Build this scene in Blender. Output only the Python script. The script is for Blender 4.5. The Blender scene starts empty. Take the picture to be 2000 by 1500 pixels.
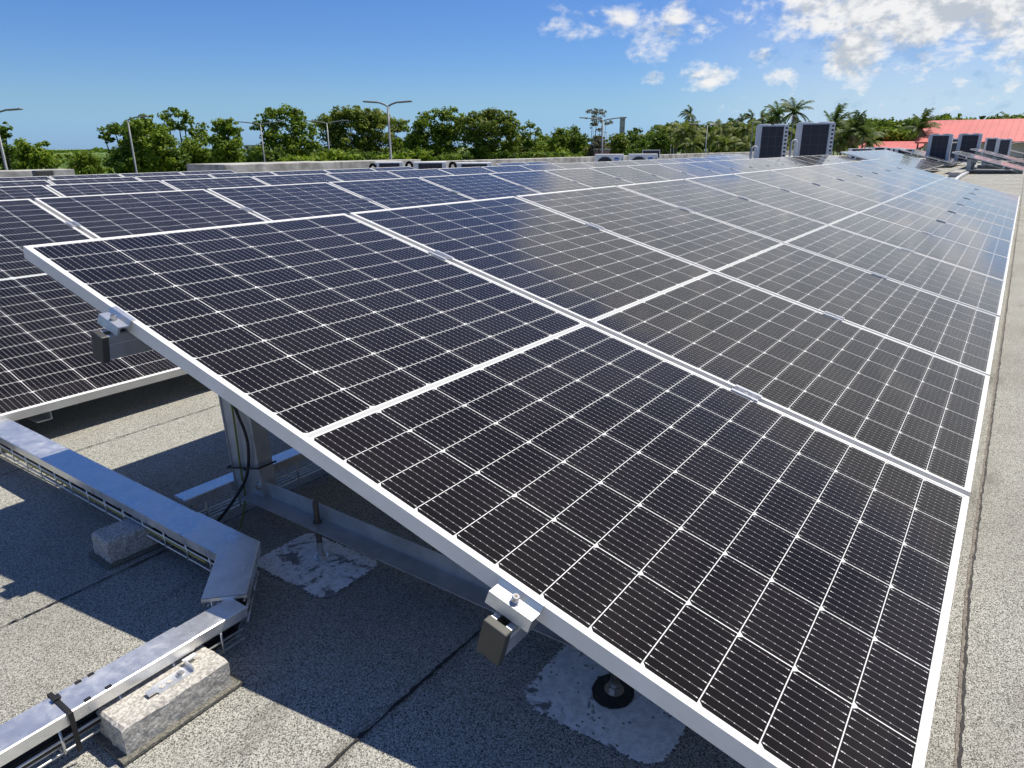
import bpy, math, random
from mathutils import Vector, Matrix
rad = math.radians
random.seed(7)
scene = bpy.context.scene
col = scene.collection

# ------------------------------------------------------------------ camera
H0 = 0.763                                   # height of the front row's high edge above the roof
CAM = Vector((-0.7869, -2.1608, 0.2481 + H0))
YAW, PITCH, ROLL, FPX = 0.6142, -0.3300, -0.0047, 1356.75
TILT = 0.2597                                # panel tilt
FALL = -0.0164                               # fall of the roof towards +Y
_f = Vector((math.cos(PITCH)*math.cos(YAW), math.cos(PITCH)*math.sin(YAW), math.sin(PITCH)))
_r = Vector((math.sin(YAW), -math.cos(YAW), 0))
_u = _r.cross(_f)
_c, _s = math.cos(ROLL), math.sin(ROLL)
CR, CU, CF = _c*_r + _s*_u, -_s*_r + _c*_u, _f
cam_data = bpy.data.cameras.new('camera'); cam = bpy.data.objects.new('camera', cam_data)
col.objects.link(cam); scene.camera = cam
cam_data.sensor_width = 36; cam_data.lens = 36*FPX/2000
cam_data.clip_start = 0.05; cam_data.clip_end = 9000
cam.matrix_world = Matrix(((CR.x, CU.x, -CF.x, CAM.x), (CR.y, CU.y, -CF.y, CAM.y), (CR.z, CU.z, -CF.z, CAM.z), (0, 0, 0, 1)))

def site(px, py, d):
    """bearing and height angle (given on the 2000 x 1500 survey picture) at horizontal distance d metres"""
    v = CR*((px-1000)/FPX) + CU*((750-py)/FPX) + CF
    return CAM + v*(d/math.hypot(v.x, v.y))
def zroof(y): return FALL*y

# ------------------------------------------------------------------ light
SUN = Vector((0.469, -0.176, 1.0)).normalized()
sun_el = math.asin(SUN.z); sun_rot = math.atan2(SUN.x, SUN.y)
world = bpy.data.worlds.new('World'); scene.world = world; world.use_nodes = True
ld = bpy.data.lights.new('sun', 'SUN'); ld.energy = 5.0; ld.angle = rad(0.5); ld.color = (1.0, 0.93, 0.81)
lo = bpy.data.objects.new('sun', ld); col.objects.link(lo)
lo.rotation_euler = (-SUN).to_track_quat('-Z', 'Y').to_euler(); lo.location = (5, -5, 30)
vs = scene.view_settings
vs.view_transform = 'Standard'; vs.look = 'None'; vs.gamma = 1; vs.exposure = 0.2
scene.cycles.max_bounces = 8
scene.cycles.use_adaptive_sampling = True

# ------------------------------------------------------------------ node helper
class NT:
    def __init__(s, tree): s.t = tree; s.n = tree.nodes; s.l = tree.links
    def new(s, kind, **kw):
        n = s.n.new(kind)
        for k, v in kw.items(): setattr(n, k, v)
        return n
    def put(s, inp, v):
        if v is None: return
        if isinstance(v, bpy.types.NodeSocket): s.l.new(v, inp)
        else: inp.default_value = v
    def m(s, op, a, b=None, c=None, clamp=False):
        n = s.new('ShaderNodeMath', operation=op); n.use_clamp = clamp
        s.put(n.inputs[0], a); s.put(n.inputs[1], b)
        if c is not None: s.put(n.inputs[2], c)
        return n.outputs[0]
    def mix(s, f, a, b, mode='MIX'):
        n = s.new('ShaderNodeMix', data_type='RGBA', blend_type=mode)
        s.put(n.inputs[0], f); s.put(n.inputs[6], c4(a)); s.put(n.inputs[7], c4(b))
        return n.outputs[2]
    def noise(s, vec, scale, detail=3, rough=.55, out=0, dist=0):
        n = s.new('ShaderNodeTexNoise'); s.put(n.inputs['Vector'], vec)
        n.inputs['Scale'].default_value = scale; n.inputs['Detail'].default_value = detail
        n.inputs['Roughness'].default_value = rough; n.inputs['Distortion'].default_value = dist
        return n.outputs[out]
    def vor(s, vec, scale, out='Distance', rnd=1, feature='F1'):
        n = s.new('ShaderNodeTexVoronoi', feature=feature); s.put(n.inputs['Vector'], vec)
        n.inputs['Scale'].default_value = scale; n.inputs['Randomness'].default_value = rnd
        return n.outputs[out]
    def ramp(s, f, a, b, lo=0., hi=1.):
        n = s.new('ShaderNodeMapRange', interpolation_type='SMOOTHSTEP'); s.put(n.inputs[0], f)
        n.inputs[1].default_value = a; n.inputs[2].default_value = b
        n.inputs[3].default_value = lo; n.inputs[4].default_value = hi
        return n.outputs[0]
    def xyz(s, v):
        n = s.new('ShaderNodeSeparateXYZ'); s.put(n.inputs[0], v); return n.outputs
    def vec(s, x, y, z):
        n = s.new('ShaderNodeCombineXYZ'); s.put(n.inputs[0], x); s.put(n.inputs[1], y); s.put(n.inputs[2], z)
        return n.outputs[0]
    def coord(s, which='Object'): return s.new('ShaderNodeTexCoord').outputs[which]
    def geo(s, which): return s.new('ShaderNodeNewGeometry').outputs[which]
    def bump(s, h, strength, dist):
        n = s.new('ShaderNodeBump'); s.put(n.inputs['Height'], h)
        n.inputs['Strength'].default_value = strength; n.inputs['Distance'].default_value = dist
        return n.outputs[0]
def c4(v):
    return tuple(v)+(1,) if isinstance(v, (tuple, list)) and len(v) == 3 else v
def material(name):
    m = bpy.data.materials.new(name); m.use_nodes = True
    t = NT(m.node_tree); p = m.node_tree.nodes['Principled BSDF']
    return m, t, p
def setp(t, p, base=None, rough=None, metal=None, normal=None, ior=None, spec=None):
    if base is not None: t.put(p.inputs['Base Color'], c4(base))
    if rough is not None: t.put(p.inputs['Roughness'], rough)
    if metal is not None: t.put(p.inputs['Metallic'], metal)
    if normal is not None: t.put(p.inputs['Normal'], normal)
    if ior is not None: p.inputs['IOR'].default_value = ior
    if spec is not None: p.inputs['Specular IOR Level'].default_value = spec

# ------------------------------------------------------------------ sky
def build_sky():
    t = NT(world.node_tree); bg = world.node_tree.nodes['Background']; out = world.node_tree.nodes['World Output']
    sky = t.new('ShaderNodeTexSky', sky_type='NISHITA')
    sky.sun_disc = False; sky.sun_elevation = sun_el; sky.sun_rotation = sun_rot
    sky.altitude = 0; sky.air_density = 1.0; sky.dust_density = 0.15; sky.ozone_density = 3.0
    d = t.coord('Generated')
    x, y, z = t.xyz(d)
    az = t.m('ARCTAN2', y, x); el = t.m('ARCSINE', z)
    # fluffy noise on a flat cloud deck seen in perspective
    k = t.m('ADD', t.m('MAXIMUM', z, 0.0), 0.16)
    pv = t.vec(t.m('DIVIDE', x, k), t.m('DIVIDE', y, k), t.m('MULTIPLY', z, 2.0))
    def puff(vec):
        q = t.new('ShaderNodeVectorMath', operation='MULTIPLY'); t.l.new(vec, q.inputs[0]); q.inputs[1].default_value = (1, 1, 1.7)
        return t.m('ADD', t.m('ADD', t.m('MULTIPLY', t.noise(q.outputs[0], 7.0, 3, .55), .30), t.m('MULTIPLY', t.noise(q.outputs[0], 19.0, 9, .60, dist=.25), .50)), t.m('MULTIPLY', t.noise(q.outputs[0], 60.0, 5, .6), .20))
    nn = puff(d)
    dup = t.new('ShaderNodeVectorMath', operation='ADD'); t.l.new(d, dup.inputs[0]); dup.inputs[1].default_value = (.004, -.004, .016)
    nup = puff(dup.outputs[0])
    blobs = [  # survey x, y, half width, half height of each cloud, strength
        (1125, 42, 75, 32, 1.15), (1215, 38, 60, 26, .95), (1290, 60, 85, 48, 1.0), (1375, 50, 55, 26, .7),
        (1378, 148, 60, 24, 1.25), (1280, 152, 32, 14, .9), (1495, 112, 40, 20, .75), (1535, 150, 60, 22, .8),
        (1672, 105, 74, 50, 1.5), (1800, 118, 90, 34, 1.05), (1890, 95, 100, 46, 1.05), (1985, 125, 60, 40, .9),
        (1650, 6, 190, 50, 1.3), (1850, 30, 240, 56, 1.5), (2000, 60, 150, 50, 1.4), (1560, 58, 70, 30, .6),
        (1885, 172, 68, 28, .9), (1795, 160, 48, 16, .6), (1975, 160, 50, 20, .8), (1740, 205, 60, 18, .55),
        (1330, 10, 30, 12, .6), (1450, 30, 60, 26, .5), (1235, 15, 60, 16, .4), (1600, 180, 60, 12, .35)]
    mask = None
    for bx, by, rx, ry, st in blobs:
        v = (CR*((bx-1000)/FPX) + CU*((750-by)/FPX) + CF).normalized()
        a0 = math.atan2(v.y, v.x); e0 = math.asin(v.z)
        va = (CR*((bx+rx-1000)/FPX) + CU*((750-by)/FPX) + CF).normalized()
        ra = abs(math.atan2(va.y, va.x)-a0); re = ry/FPX*0.93
        q = t.m('ADD', t.m('POWER', t.m('ABSOLUTE', t.m('DIVIDE', t.m('SUBTRACT', az, a0), ra)), 2),
                t.m('POWER', t.m('ABSOLUTE', t.m('DIVIDE', t.m('SUBTRACT', el, e0), re)), 2))
        b = t.m('SUBTRACT', st*.60, t.m('MULTIPLY', q, .50))
        mask = b if mask is None else t.m('MAXIMUM', mask, b)
    # broad bank of broken cloud overhead towards the row's far end (seen mirrored in the glass)
    hi = t.m('MULTIPLY', t.ramp(t.m('ADD', el, t.ramp(az, .32, .08, 0, .085)), .175, .235), t.ramp(az, .60, .40))
    hi = t.m('MULTIPLY', hi, t.ramp(az, -.8, -.4))
    hi = t.m('MULTIPLY', hi, t.ramp(el, .52, .36))
    hi = t.m('SUBTRACT', t.m('MULTIPLY', hi, 2.2), .85)
    mask = t.m('MAXIMUM', t.m('MAXIMUM', mask, hi), -1.0)
    lowb = t.m('SUBTRACT', t.m('MULTIPLY', t.m('MULTIPLY', t.ramp(el, .0, .03), t.ramp(el, .12, .05)), t.ramp(az, .55, .2)), .78)
    mask = t.m('MAXIMUM', mask, lowb)
    dens = t.m('ADD', mask, t.m('MULTIPLY', t.m('SUBTRACT', nn, .5), 4.7))
    cov = t.m('MAXIMUM', t.ramp(dens, .06, .95), t.m('MULTIPLY', t.ramp(az, .50, .12), t.ramp(el, .30, .02, .05, .32)))
    # shaded grey undersides: more cloud stands between this point and the sun above it
    over = t.m('ADD', mask, t.m('MULTIPLY', t.m('SUBTRACT', nup, .5), 4.7))
    thick = t.ramp(t.m('ADD', t.m('MULTIPLY', over, .7), t.m('MULTIPLY', t.m('SUBTRACT', nup, nn), 4.0)), .25, 1.1)
    ccol = t.mix(thick, (.97, .955, .93), (.56, .60, .645))
    haze = t.ramp(el, .22, -.02)
    skyc = t.new('ShaderNodeMix', data_type='RGBA', blend_type='MULTIPLY'); skyc.inputs[0].default_value = 1
    t.l.new(sky.outputs[0], skyc.inputs[6]); t.l.new(t.mix(t.ramp(el, .05, .17), t.mix(t.ramp(el, -.01, .06), (.43, .77, 1.60), (.58, .83, 1.20)), (.50, .755, 1.21)), skyc.inputs[7])
    bg.inputs[1].default_value = 0.08; t.l.new(skyc.outputs[2], bg.inputs[0])
    bg2 = t.new('ShaderNodeBackground'); t.l.new(ccol, bg2.inputs[0]); bg2.inputs[1].default_value = .85
    mx = t.new('ShaderNodeMixShader')
    t.l.new(t.m('MULTIPLY', cov, .93), mx.inputs[0]); t.l.new(bg.outputs[0], mx.inputs[1]); t.l.new(bg2.outputs[0], mx.inputs[2])
    t.l.new(mx.outputs[0], out.inputs[0])
build_sky()

# ------------------------------------------------------------------ mesh helper
class MB:
    def __init__(s): s.v = []; s.f = []; s.mi = []
    def face(s, pts, mi=0):
        i = len(s.v); s.v += [tuple(p) for p in pts]; s.f.append(tuple(range(i, i+len(pts)))); s.mi.append(mi); return s
    def box(s, x0, x1, y0, y1, z0, z1, mi=0):
        if x0 > x1: x0, x1 = x1, x0
        if y0 > y1: y0, y1 = y1, y0
        if z0 > z1: z0, z1 = z1, z0
        i = len(s.v)
        s.v += [(x0,y0,z0),(x1,y0,z0),(x1,y1,z0),(x0,y1,z0),(x0,y0,z1),(x1,y0,z1),(x1,y1,z1),(x0,y1,z1)]
        for q in ((0,3,2,1),(4,5,6,7),(0,1,5,4),(1,2,6,5),(2,3,7,6),(3,0,4,7)): s.f.append(tuple(i+k for k in q)); s.mi.append(mi)
        return s
    def prism(s, prof, a, b, U, V, mi=0):
        """profile points (u, v) swept from a to b; U, V are the profile's axes"""
        a = Vector(a); b = Vector(b); U = Vector(U); V = Vector(V); i = len(s.v); n = len(prof)
        for o in (a, b):
            for u, v in prof: s.v.append(tuple(o+U*u+V*v))
        for k in range(n):
            k2 = (k+1) % n; s.f.append((i+k, i+k2, i+n+k2, i+n+k)); s.mi.append(mi)
        s.f.append(tuple(i+k for k in reversed(range(n)))); s.f.append(tuple(i+n+k for k in range(n))); s.mi += [mi, mi]
        return s
    def beam(s, a, b, w, h, up=(0,0,1), mi=0):
        a = Vector(a); b = Vector(b); d = (b-a).normalized(); U = d.cross(Vector(up)).normalized(); V = U.cross(d)
        return s.prism([(-w/2,-h/2),(w/2,-h/2),(w/2,h/2),(-w/2,h/2)], a, b, U, V, mi)
    def tube(s, pts, r, n=8, mi=0, r2=None):
        pts = [Vector(p) for p in pts]; m = len(pts); i = len(s.v)
        up = Vector((0,0,1))
        for k, p in enumerate(pts):
            d = (pts[min(k+1, m-1)]-pts[max(k-1, 0)]).normalized()
            U = d.cross(up)
            if U.length < .05: U = d.cross(Vector((1,0,0)))
            U.normalize(); V = U.cross(d)
            rr = r if r2 is None else r+(r2-r)*k/max(1, m-1)
            for j in range(n):
                a = 2*math.pi*j/n; s.v.append(tuple(p+U*(rr*math.cos(a))+V*(rr*math.sin(a))))
        for k in range(m-1):
            for j in range(n):
                j2 = (j+1) % n; s.f.append((i+k*n+j, i+k*n+j2, i+(k+1)*n+j2, i+(k+1)*n+j)); s.mi.append(mi)
        s.f.append(tuple(i+j for j in reversed(range(n)))); s.f.append(tuple(i+(m-1)*n+j for j in range(n))); s.mi += [mi, mi]
        return s
    def cyl(s, c, r, h, n=20, axis=(0,0,1), r2=None, mi=0):
        c = Vector(c); return s.tube([c, c+Vector(axis)*h], r, n, mi, r2)
    def build(s, name, mats, parent=None, smooth=False, bevel=0, loc=None):
        me = bpy.data.meshes.new(name); me.from_pydata(s.v, [], s.f)
        if not isinstance(mats, (list, tuple)): mats = [mats]
        for m in mats: me.materials.append(m)
        me.polygons.foreach_set('material_index', s.mi)
        if smooth:
            me.polygons.foreach_set('use_smooth', [True]*len(s.f))
        me.update()
        o = bpy.data.objects.new(name, me); col.objects.link(o); o.parent = parent
        if loc is not None: o.location = loc
        if bevel:
            b = o.modifiers.new('bevel', 'BEVEL'); b.width = bevel; b.segments = 2; b.limit_method = 'ANGLE'
        return o
def tag(o, label=None, cat=None, group=None, kind=None):
    if label: o['label'] = label
    if cat: o['category'] = cat
    if group: o['group'] = group
    if kind: o['kind'] = kind
    return o
def empty(name, loc, rot=(0,0,0)):
    o = bpy.data.objects.new(name, None); col.objects.link(o); o.location = loc; o.rotation_euler = rot; o.empty_display_size = .1
    return o
def copy_tree(o, parent=None):
    c = o.copy(); col.objects.link(c); c.parent = parent
    for ch in [k for k in bpy.data.objects if k.parent == o]: copy_tree(ch, c)
    return c
ORD = ['first','second','third','fourth','fifth','sixth','seventh','eighth','ninth','tenth','eleventh','twelfth','thirteenth',
       'fourteenth','fifteenth','sixteenth','seventeenth','eighteenth','nineteenth','twentieth','twenty-first','twenty-second','twenty-third']

# ------------------------------------------------------------------ materials
def mat_cells():
    m, t, p = material('solar_cells')
    x, y, z = t.xyz(t.coord('Object')); y = t.m('MULTIPLY', y, -1)
    W, L = 1.134, 2.278
    ux = t.m('SUBTRACT', x, .015)
    cxf = t.m('MULTIPLY', t.m('FRACT', t.m('DIVIDE', ux, .184)), .184)
    ex = t.m('MINIMUM', cxf, t.m('SUBTRACT', .184, cxf))
    yy = t.m('SUBTRACT', t.m('ABSOLUTE', t.m('SUBTRACT', y, L/2)), .009)
    fv = t.m('MULTIPLY', t.m('FRACT', t.m('DIVIDE', yy, .093)), .093)
    ey = t.m('MINIMUM', fv, t.m('SUBTRACT', .093, fv))
    gap = t.m('MAXIMUM', t.m('LESS_THAN', ex, .00115), t.m('LESS_THAN', ey, .00085))
    cham = t.m('LESS_THAN', t.m('ADD', ex, fv), .0090)
    marg = t.m('MAXIMUM', t.m('LESS_THAN', yy, 0), t.m('GREATER_THAN', yy, 1.116))
    margx = t.m('MAXIMUM', t.m('LESS_THAN', ux, 0), t.m('GREATER_THAN', ux, 1.104))
    white = t.m('MAXIMUM', t.m('MAXIMUM', gap, cham), t.m('MAXIMUM', marg, margx))
    bb = t.m('MULTIPLY', t.m('ABSOLUTE', t.m('SUBTRACT', t.m('FRACT', t.m('DIVIDE', t.m('SUBTRACT', cxf, .001), .0182)), .5)), .0182)
    bus = t.m('LESS_THAN', bb, .00027)
    pv = t.m('MULTIPLY', t.m('ABSOLUTE', t.m('SUBTRACT', t.m('FRACT', t.m('DIVIDE', t.m('SUBTRACT', fv, .001), .01517)), .5)), .01517)
    dot = t.m('MULTIPLY', t.m('LESS_THAN', bb, .0007), t.m('LESS_THAN', pv, .0009))
    endp = t.m('MULTIPLY', t.m('LESS_THAN', bb, .0010), t.m('LESS_THAN', t.m('ABSOLUTE', t.m('SUBTRACT', ey, .005)), .0016))
    # one random tone per cell
    ci = t.vec(t.m('FLOOR', t.m('DIVIDE', ux, .184)), t.m('FLOOR', t.m('DIVIDE', y, .093)), 0)
    wn = t.new('ShaderNodeTexWhiteNoise', noise_dimensions='4D'); t.l.new(ci, wn.inputs['Vector'])
    oi = t.new('ShaderNodeObjectInfo'); t.l.new(oi.outputs['Random'], wn.inputs['W'])
    cell = t.mix(wn.outputs[0], (.0060, .0045, .0045), (.0110, .0085, .0085))
    c = t.mix(bus, cell, (.36, .345, .34))
    c = t.mix(t.m('MAXIMUM', dot, endp), c, (.66, .64, .62))
    c = t.mix(white, c, (.72, .73, .70))
    c = t.mix(t.m('MULTIPLY', t.m('LESS_THAN', yy, -.0035), t.m('SUBTRACT', 1.0, margx)), c, (.50, .51, .49))
    # thin dust film and a few dried droplets
    oc = t.coord('Object')
    off = t.vec(t.m('MULTIPLY', oi.outputs['Random'], 37), t.m('MULTIPLY', oi.outputs['Random'], 11), 0)
    ov = t.new('ShaderNodeVectorMath', operation='ADD'); t.l.new(oc, ov.inputs[0]); t.l.new(off, ov.inputs[1])
    du = t.noise(ov.outputs[0], 2.2, 5, .6)
    low = t.ramp(y, 2.05, 2.27)
    dust = t.m('ADD', t.ramp(du, .35, .8, .001, .006), t.m('MULTIPLY', low, .012))
    c = t.mix(dust, c, (.55, .53, .48))
    vd = t.vor(ov.outputs[0], 5.0); vr = t.noise(ov.outputs[0], 3.3, 1)
    spot = t.m('MULTIPLY', t.m('LESS_THAN', vd, t.m('MULTIPLY', t.ramp(vr, .52, .68), .028)), .8)
    c = t.mix(spot, c, (.62, .60, .56))
    nb = t.noise(oc, 620, 2, .6)
    nrm = t.bump(nb, .10, .0006)
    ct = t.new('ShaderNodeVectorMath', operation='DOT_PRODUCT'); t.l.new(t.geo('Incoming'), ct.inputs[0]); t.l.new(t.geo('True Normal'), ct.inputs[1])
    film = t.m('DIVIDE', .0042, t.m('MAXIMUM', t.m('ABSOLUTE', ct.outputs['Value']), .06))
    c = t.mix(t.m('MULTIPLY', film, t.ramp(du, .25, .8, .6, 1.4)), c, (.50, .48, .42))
    setp(t, p, base=c, rough=.25, normal=nrm, ior=1.08, metal=0)
    p.inputs['Coat Weight'].default_value = 1.0; p.inputs['Coat IOR'].default_value = 1.165
    t.put(p.inputs['Coat Roughness'], t.ramp(du, .3, .8, .05, .13))
    return m
def mat_simple(name, base, rough=.5, metal=0., noise=0, nscale=20, bump=0, bscale=200, bdist=.001, spec=None, dark=None):
    m, t, p = material(name)
    oc = t.coord('Object'); b = base
    if noise:
        n = t.noise(oc, nscale, 5, .62)
        d = dark or tuple(v*(1-noise) for v in base)
        b = t.mix(t.ramp(n, .3, .7), d, base)
    nr = None
    if bump: nr = t.bump(t.noise(oc, bscale, 4, .6), bump, bdist)
    setp(t, p, base=b, rough=rough, metal=metal, normal=nr, spec=spec)
    return m
def mat_roof():
    m, t, p = material('bitumen_granules')
    w = t.geo('Position')
    gr = t.vor(w, 640, 'Color'); gx, gy, gz = t.xyz(gr)
    fine = t.noise(w, 420, 3, .7)
    g = t.m('ADD', t.m('MULTIPLY', gx, .62), t.m('MULTIPLY', fine, .38))
    g2 = t.ramp(g, .22, .72)
    c = t.mix(g2, (.058, .057, .051), (.56, .555, .495))
    big = t.noise(w, .9, 6, .6); mid = t.noise(w, 5.5, 5, .65)
    c = t.mix(t.ramp(big, .40, .68, 0, .38), c, (.16, .15, .125))
    c = t.mix(t.ramp(mid, .50, .75, 0, .30), c, (.34, .32, .27))
    # ponding stains stretched across the fall, and rusty flecks
    x, y, z = t.xyz(w)
    st = t.noise(t.vec(t.m('MULTIPLY', x, .8), t.m('MULTIPLY', y, 2.4), 0), 2.0, 6, .65)
    c = t.mix(t.ramp(st, .56, .72, 0, .55), c, (.085, .078, .064))
    ru = t.noise(w, 14, 4, .6)
    c = t.mix(t.ramp(ru, .745, .80, 0, .55), c, (.23, .10, .03))
    dk = t.noise(t.vec(t.m('ADD', x, 9), y, 0), 11, 4, .6)
    c = t.mix(t.ramp(dk, .73, .77, 0, .7), c, (.04, .036, .03))
    h = t.m('ADD', t.m('MULTIPLY', t.vor(w, 640), -1.0), t.m('MULTIPLY', fine, .8))
    n1 = t.bump(h, .6, .0016)
    nb = t.new('ShaderNodeBump'); t.l.new(t.noise(w, 2.6, 4, .6), nb.inputs['Height']); nb.inputs['Strength'].default_value = .5
    nb.inputs['Distance'].default_value = .02; t.l.new(n1, nb.inputs['Normal'])
    setp(t, p, base=c, rough=.9, normal=nb.outputs[0], spec=.15)
    return m
def mat_galv():
    m, t, p = material('galvanised_sheet')
    oc = t.geo('Position')
    sp = t.vor(oc, 95, 'Color'); a, b, c_ = t.xyz(sp)
    n = t.noise(oc, 14, 5, .65); n2 = t.noise(t.vec(t.xyz(oc)[0], t.m('MULTIPLY', t.xyz(oc)[1], 5), t.xyz(oc)[2]), 40, 4, .6)
    base = t.mix(t.ramp(n, .3, .7), (.74, .75, .75), (.92, .92, .90))
    base = t.mix(t.m('MULTIPLY', a, .25), base, (.62, .64, .65))
    base = t.mix(t.ramp(n2, .55, .8, 0, .5), base, (.82, .84, .84))
    dr = t.m('LESS_THAN', t.vor(oc, 70), t.m('MULTIPLY', t.ramp(t.noise(oc, 9, 2), .52, .62), .11))
    rough = t.m('ADD', t.ramp(n, .3, .75, .22, .42), t.m('MULTIPLY', b, .10))
    nr = t.bump(t.m('ADD', n2, t.m('MULTIPLY', dr, 1.5)), .12, .001)
    setp(t, p, base=base, rough=rough, metal=.78, normal=nr)
    return m
def mat_block():
    m, t, p = material('concrete_block')
    oc = t.coord('Object')
    n = t.noise(oc, 90, 4, .7); b = t.noise(oc, 9, 4, .6); v = t.vor(oc, 260, 'Color'); vx = t.xyz(v)[0]
    c = t.mix(t.ramp(t.m('ADD', t.m('MULTIPLY', n, .6), t.m('MULTIPLY', vx, .4)), .3, .68), (.33, .315, .285), (.58, .56, .51))
    c = t.mix(t.ramp(b, .5, .75, 0, .35), c, (.34, .32, .30))
    h = t.m('ADD', t.m('MULTIPLY', t.noise(oc, 170, 3, .7), .7), t.m('MULTIPLY', t.ramp(t.vor(oc, 120), .1, .35), .5))
    setp(t, p, base=c, rough=.93, normal=t.bump(h, .7, .0016), spec=.1)
    return m
def mat_paint_patch():
    m, t, p = material('worn_white_primer')
    w = t.geo('Position')
    n = t.noise(w, 60, 5, .7); b = t.noise(w, 11, 5, .7, dist=.6)
    c = t.mix(t.ramp(n, .35, .6), (.66, .68, .68), (.88, .90, .90))
    c = t.mix(t.ramp(b, .53, .60, 0, .8), c, (.045, .043, .04))
    setp(t, p, base=c, rough=.7, normal=t.bump(t.noise(w, 230, 3, .7), .8, .002))
    return m
def mat_leaf(name, a, b, hue):
    m, t, p = material(name)
    ri = t.geo('Random Per Island'); oc = t.coord('Object')
    big = t.noise(oc, .9, 3, .5)
    f = t.m('ADD', t.m('MULTIPLY', ri, .55), t.m('MULTIPLY', big, .6))
    c = t.mix(t.ramp(f, .25, .85), a, b)
    c = t.mix(t.ramp(ri, .93, .97), c, hue)
    setp(t, p, base=c, rough=.55, spec=.25)
    tr = t.new('ShaderNodeBsdfTranslucent'); t.l.new(c, tr.inputs[0])
    mx = t.new('ShaderNodeMixShader'); mx.inputs[0].default_value = .42
    t.l.new(p.outputs[0], mx.inputs[1]); t.l.new(tr.outputs[0], mx.inputs[2])
    t.l.new(mx.outputs[0], m.node_tree.nodes['Material Output'].inputs[0])
    return m
M = {}
M['cells'] = mat_cells()
M['backsheet'] = mat_simple('white_backsheet', (.72, .73, .72), .5)
def mat_frame():
    m, t, p = material('anodised_frame')
    oc = t.coord('Object')
    n = t.noise(oc, 8, 5, .6)
    c = t.mix(t.ramp(n, .3, .75), (.74, .73, .69), (.84, .83, .80))
    setp(t, p, base=c, rough=.42, metal=.0)
    return m
M['frame'] = mat_frame()
M['alu'] = mat_simple('mill_aluminium', (.72, .73, .74), .36, .75, noise=.15, nscale=30, bump=.05, bscale=300)
M['alu_grey'] = mat_simple('grey_aluminium_section', (.46, .48, .50), .45, .45, noise=.3, nscale=12, bump=.05, bscale=200)
M['steel'] = mat_simple('stainless_bolt', (.66, .64, .60), .25, .9)
M['rusty'] = mat_simple('dull_threaded_steel', (.20, .17, .14), .5, .7, noise=.5, nscale=80)
M['cap'] = mat_simple('grey_plastic_cap', (.058, .058, .052), .5, 0, noise=.15, nscale=20, bump=.05, bscale=400)
M['black'] = mat_simple('black_rubber', (.012, .012, .013), .6)
M['foam'] = mat_simple('black_foam_lagging', (.010, .010, .010), .95, spec=.1)
M['green_cable'] = mat_simple('green_yellow_cable', (.11, .15, .02), .45)
M['yellow_cable'] = mat_simple('yellow_cable', (.42, .36, .10), .45)
M['roof'] = mat_roof()
M['bitumen'] = mat_simple('bitumen_bleed', (.022, .020, .018), .6, 0, noise=.6, nscale=60, bump=.9, bscale=260, bdist=.003)
M['galv'] = mat_galv()
M['lap'] = mat_simple('worn_lap_edge', (.30, .265, .225), .9, 0, noise=.7, nscale=130, bump=.9, bscale=300, bdist=.002)
M['block'] = mat_block()
M['mat_pad'] = mat_simple('felt_pad', (.26, .25, .21), .95, 0, noise=.55, nscale=230, bump=.9, bscale=300, bdist=.003, dark=(.07, .07, .06))
M['patch'] = mat_paint_patch()
M['stain'] = mat_simple('bitumen_collar', (.035, .035, .036), .6, 0, noise=.5, nscale=40, bump=.6, bscale=150, bdist=.003)
M['concrete'] = mat_simple('weathered_concrete', (.56, .545, .49), .9, 0, noise=1, nscale=2.4, bump=.4, bscale=40, bdist=.01, dark=(.24, .23, .205))
M['wallpaint'] = mat_simple('building_wall', (.55, .53, .47), .85, 0, noise=.2, nscale=1)
M['ac_white'] = mat_simple('unit_casing', (.82, .82, .80), .45, 0, noise=.12, nscale=3)
M['ac_grey'] = mat_simple('unit_casing_grey', (.66, .68, .70), .45, 0, noise=.12, nscale=3)
M['ac_dark'] = mat_simple('coil_grille', (.022, .022, .034), .5)
M['ac_line'] = mat_simple('coil_guard_wire', (.09, .09, .115), .5)
M['blue'] = mat_simple('blue_badge', (.02, .15, .46), .4)
M['red_roof'] = mat_simple('red_roof_sheet', (.62, .125, .10), .5, 0, noise=.18, nscale=.7)
M['pole'] = mat_simple('galvanised_pole', (.27, .28, .28), .5, .3)
M['trunk'] = mat_simple('bark', (.16, .13, .10), .9, 0, noise=.4, nscale=6)
M['palm_trunk'] = mat_simple('palm_bark', (.22, .19, .15), .9, 0, noise=.4, nscale=8)
M['leaf_mid'] = mat_leaf('leaves_mid', (.095, .165, .012), (.235, .330, .028), (.30, .35, .03))
M['leaf_dark'] = mat_leaf('leaves_dark', (.060, .120, .012), (.155, .240, .026), (.20, .25, .03))
M['leaf_lime'] = mat_leaf('leaves_lime', (.14, .24, .012), (.27, .36, .03), (.30, .34, .04))
M['leaf_olive'] = mat_leaf('leaves_olive', (.105, .160, .016), (.24, .300, .034), (.28, .28, .05))
M['leaf_dry'] = mat_leaf('leaves_dry', (.12, .12, .05), (.20, .19, .09), (.20, .14, .06))
M['palm'] = mat_leaf('palm_fronds', (.085, .130, .018), (.22, .26, .05), (.42, .38, .14))
M['palm_dark'] = mat_leaf('palm_fronds_dark', (.050, .095, .018), (.13, .19, .035), (.12, .13, .05))
M['palm_dry'] = mat_leaf('dry_fronds', (.26, .21, .09), (.42, .36, .19), (.45, .38, .2))
M['cane'] = mat_leaf('cane_leaves', (.22, .33, .085), (.36, .46, .15), (.42, .46, .2))
M['grass'] = mat_simple('rough_grass', (.12, .17, .04), .9, 0, noise=.6, nscale=.3)
M['pink'] = mat_simple('pink_wall', (.50, .24, .18), .8)
M['window'] = mat_simple('dark_glass', (.02, .02, .025), .1)

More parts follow.
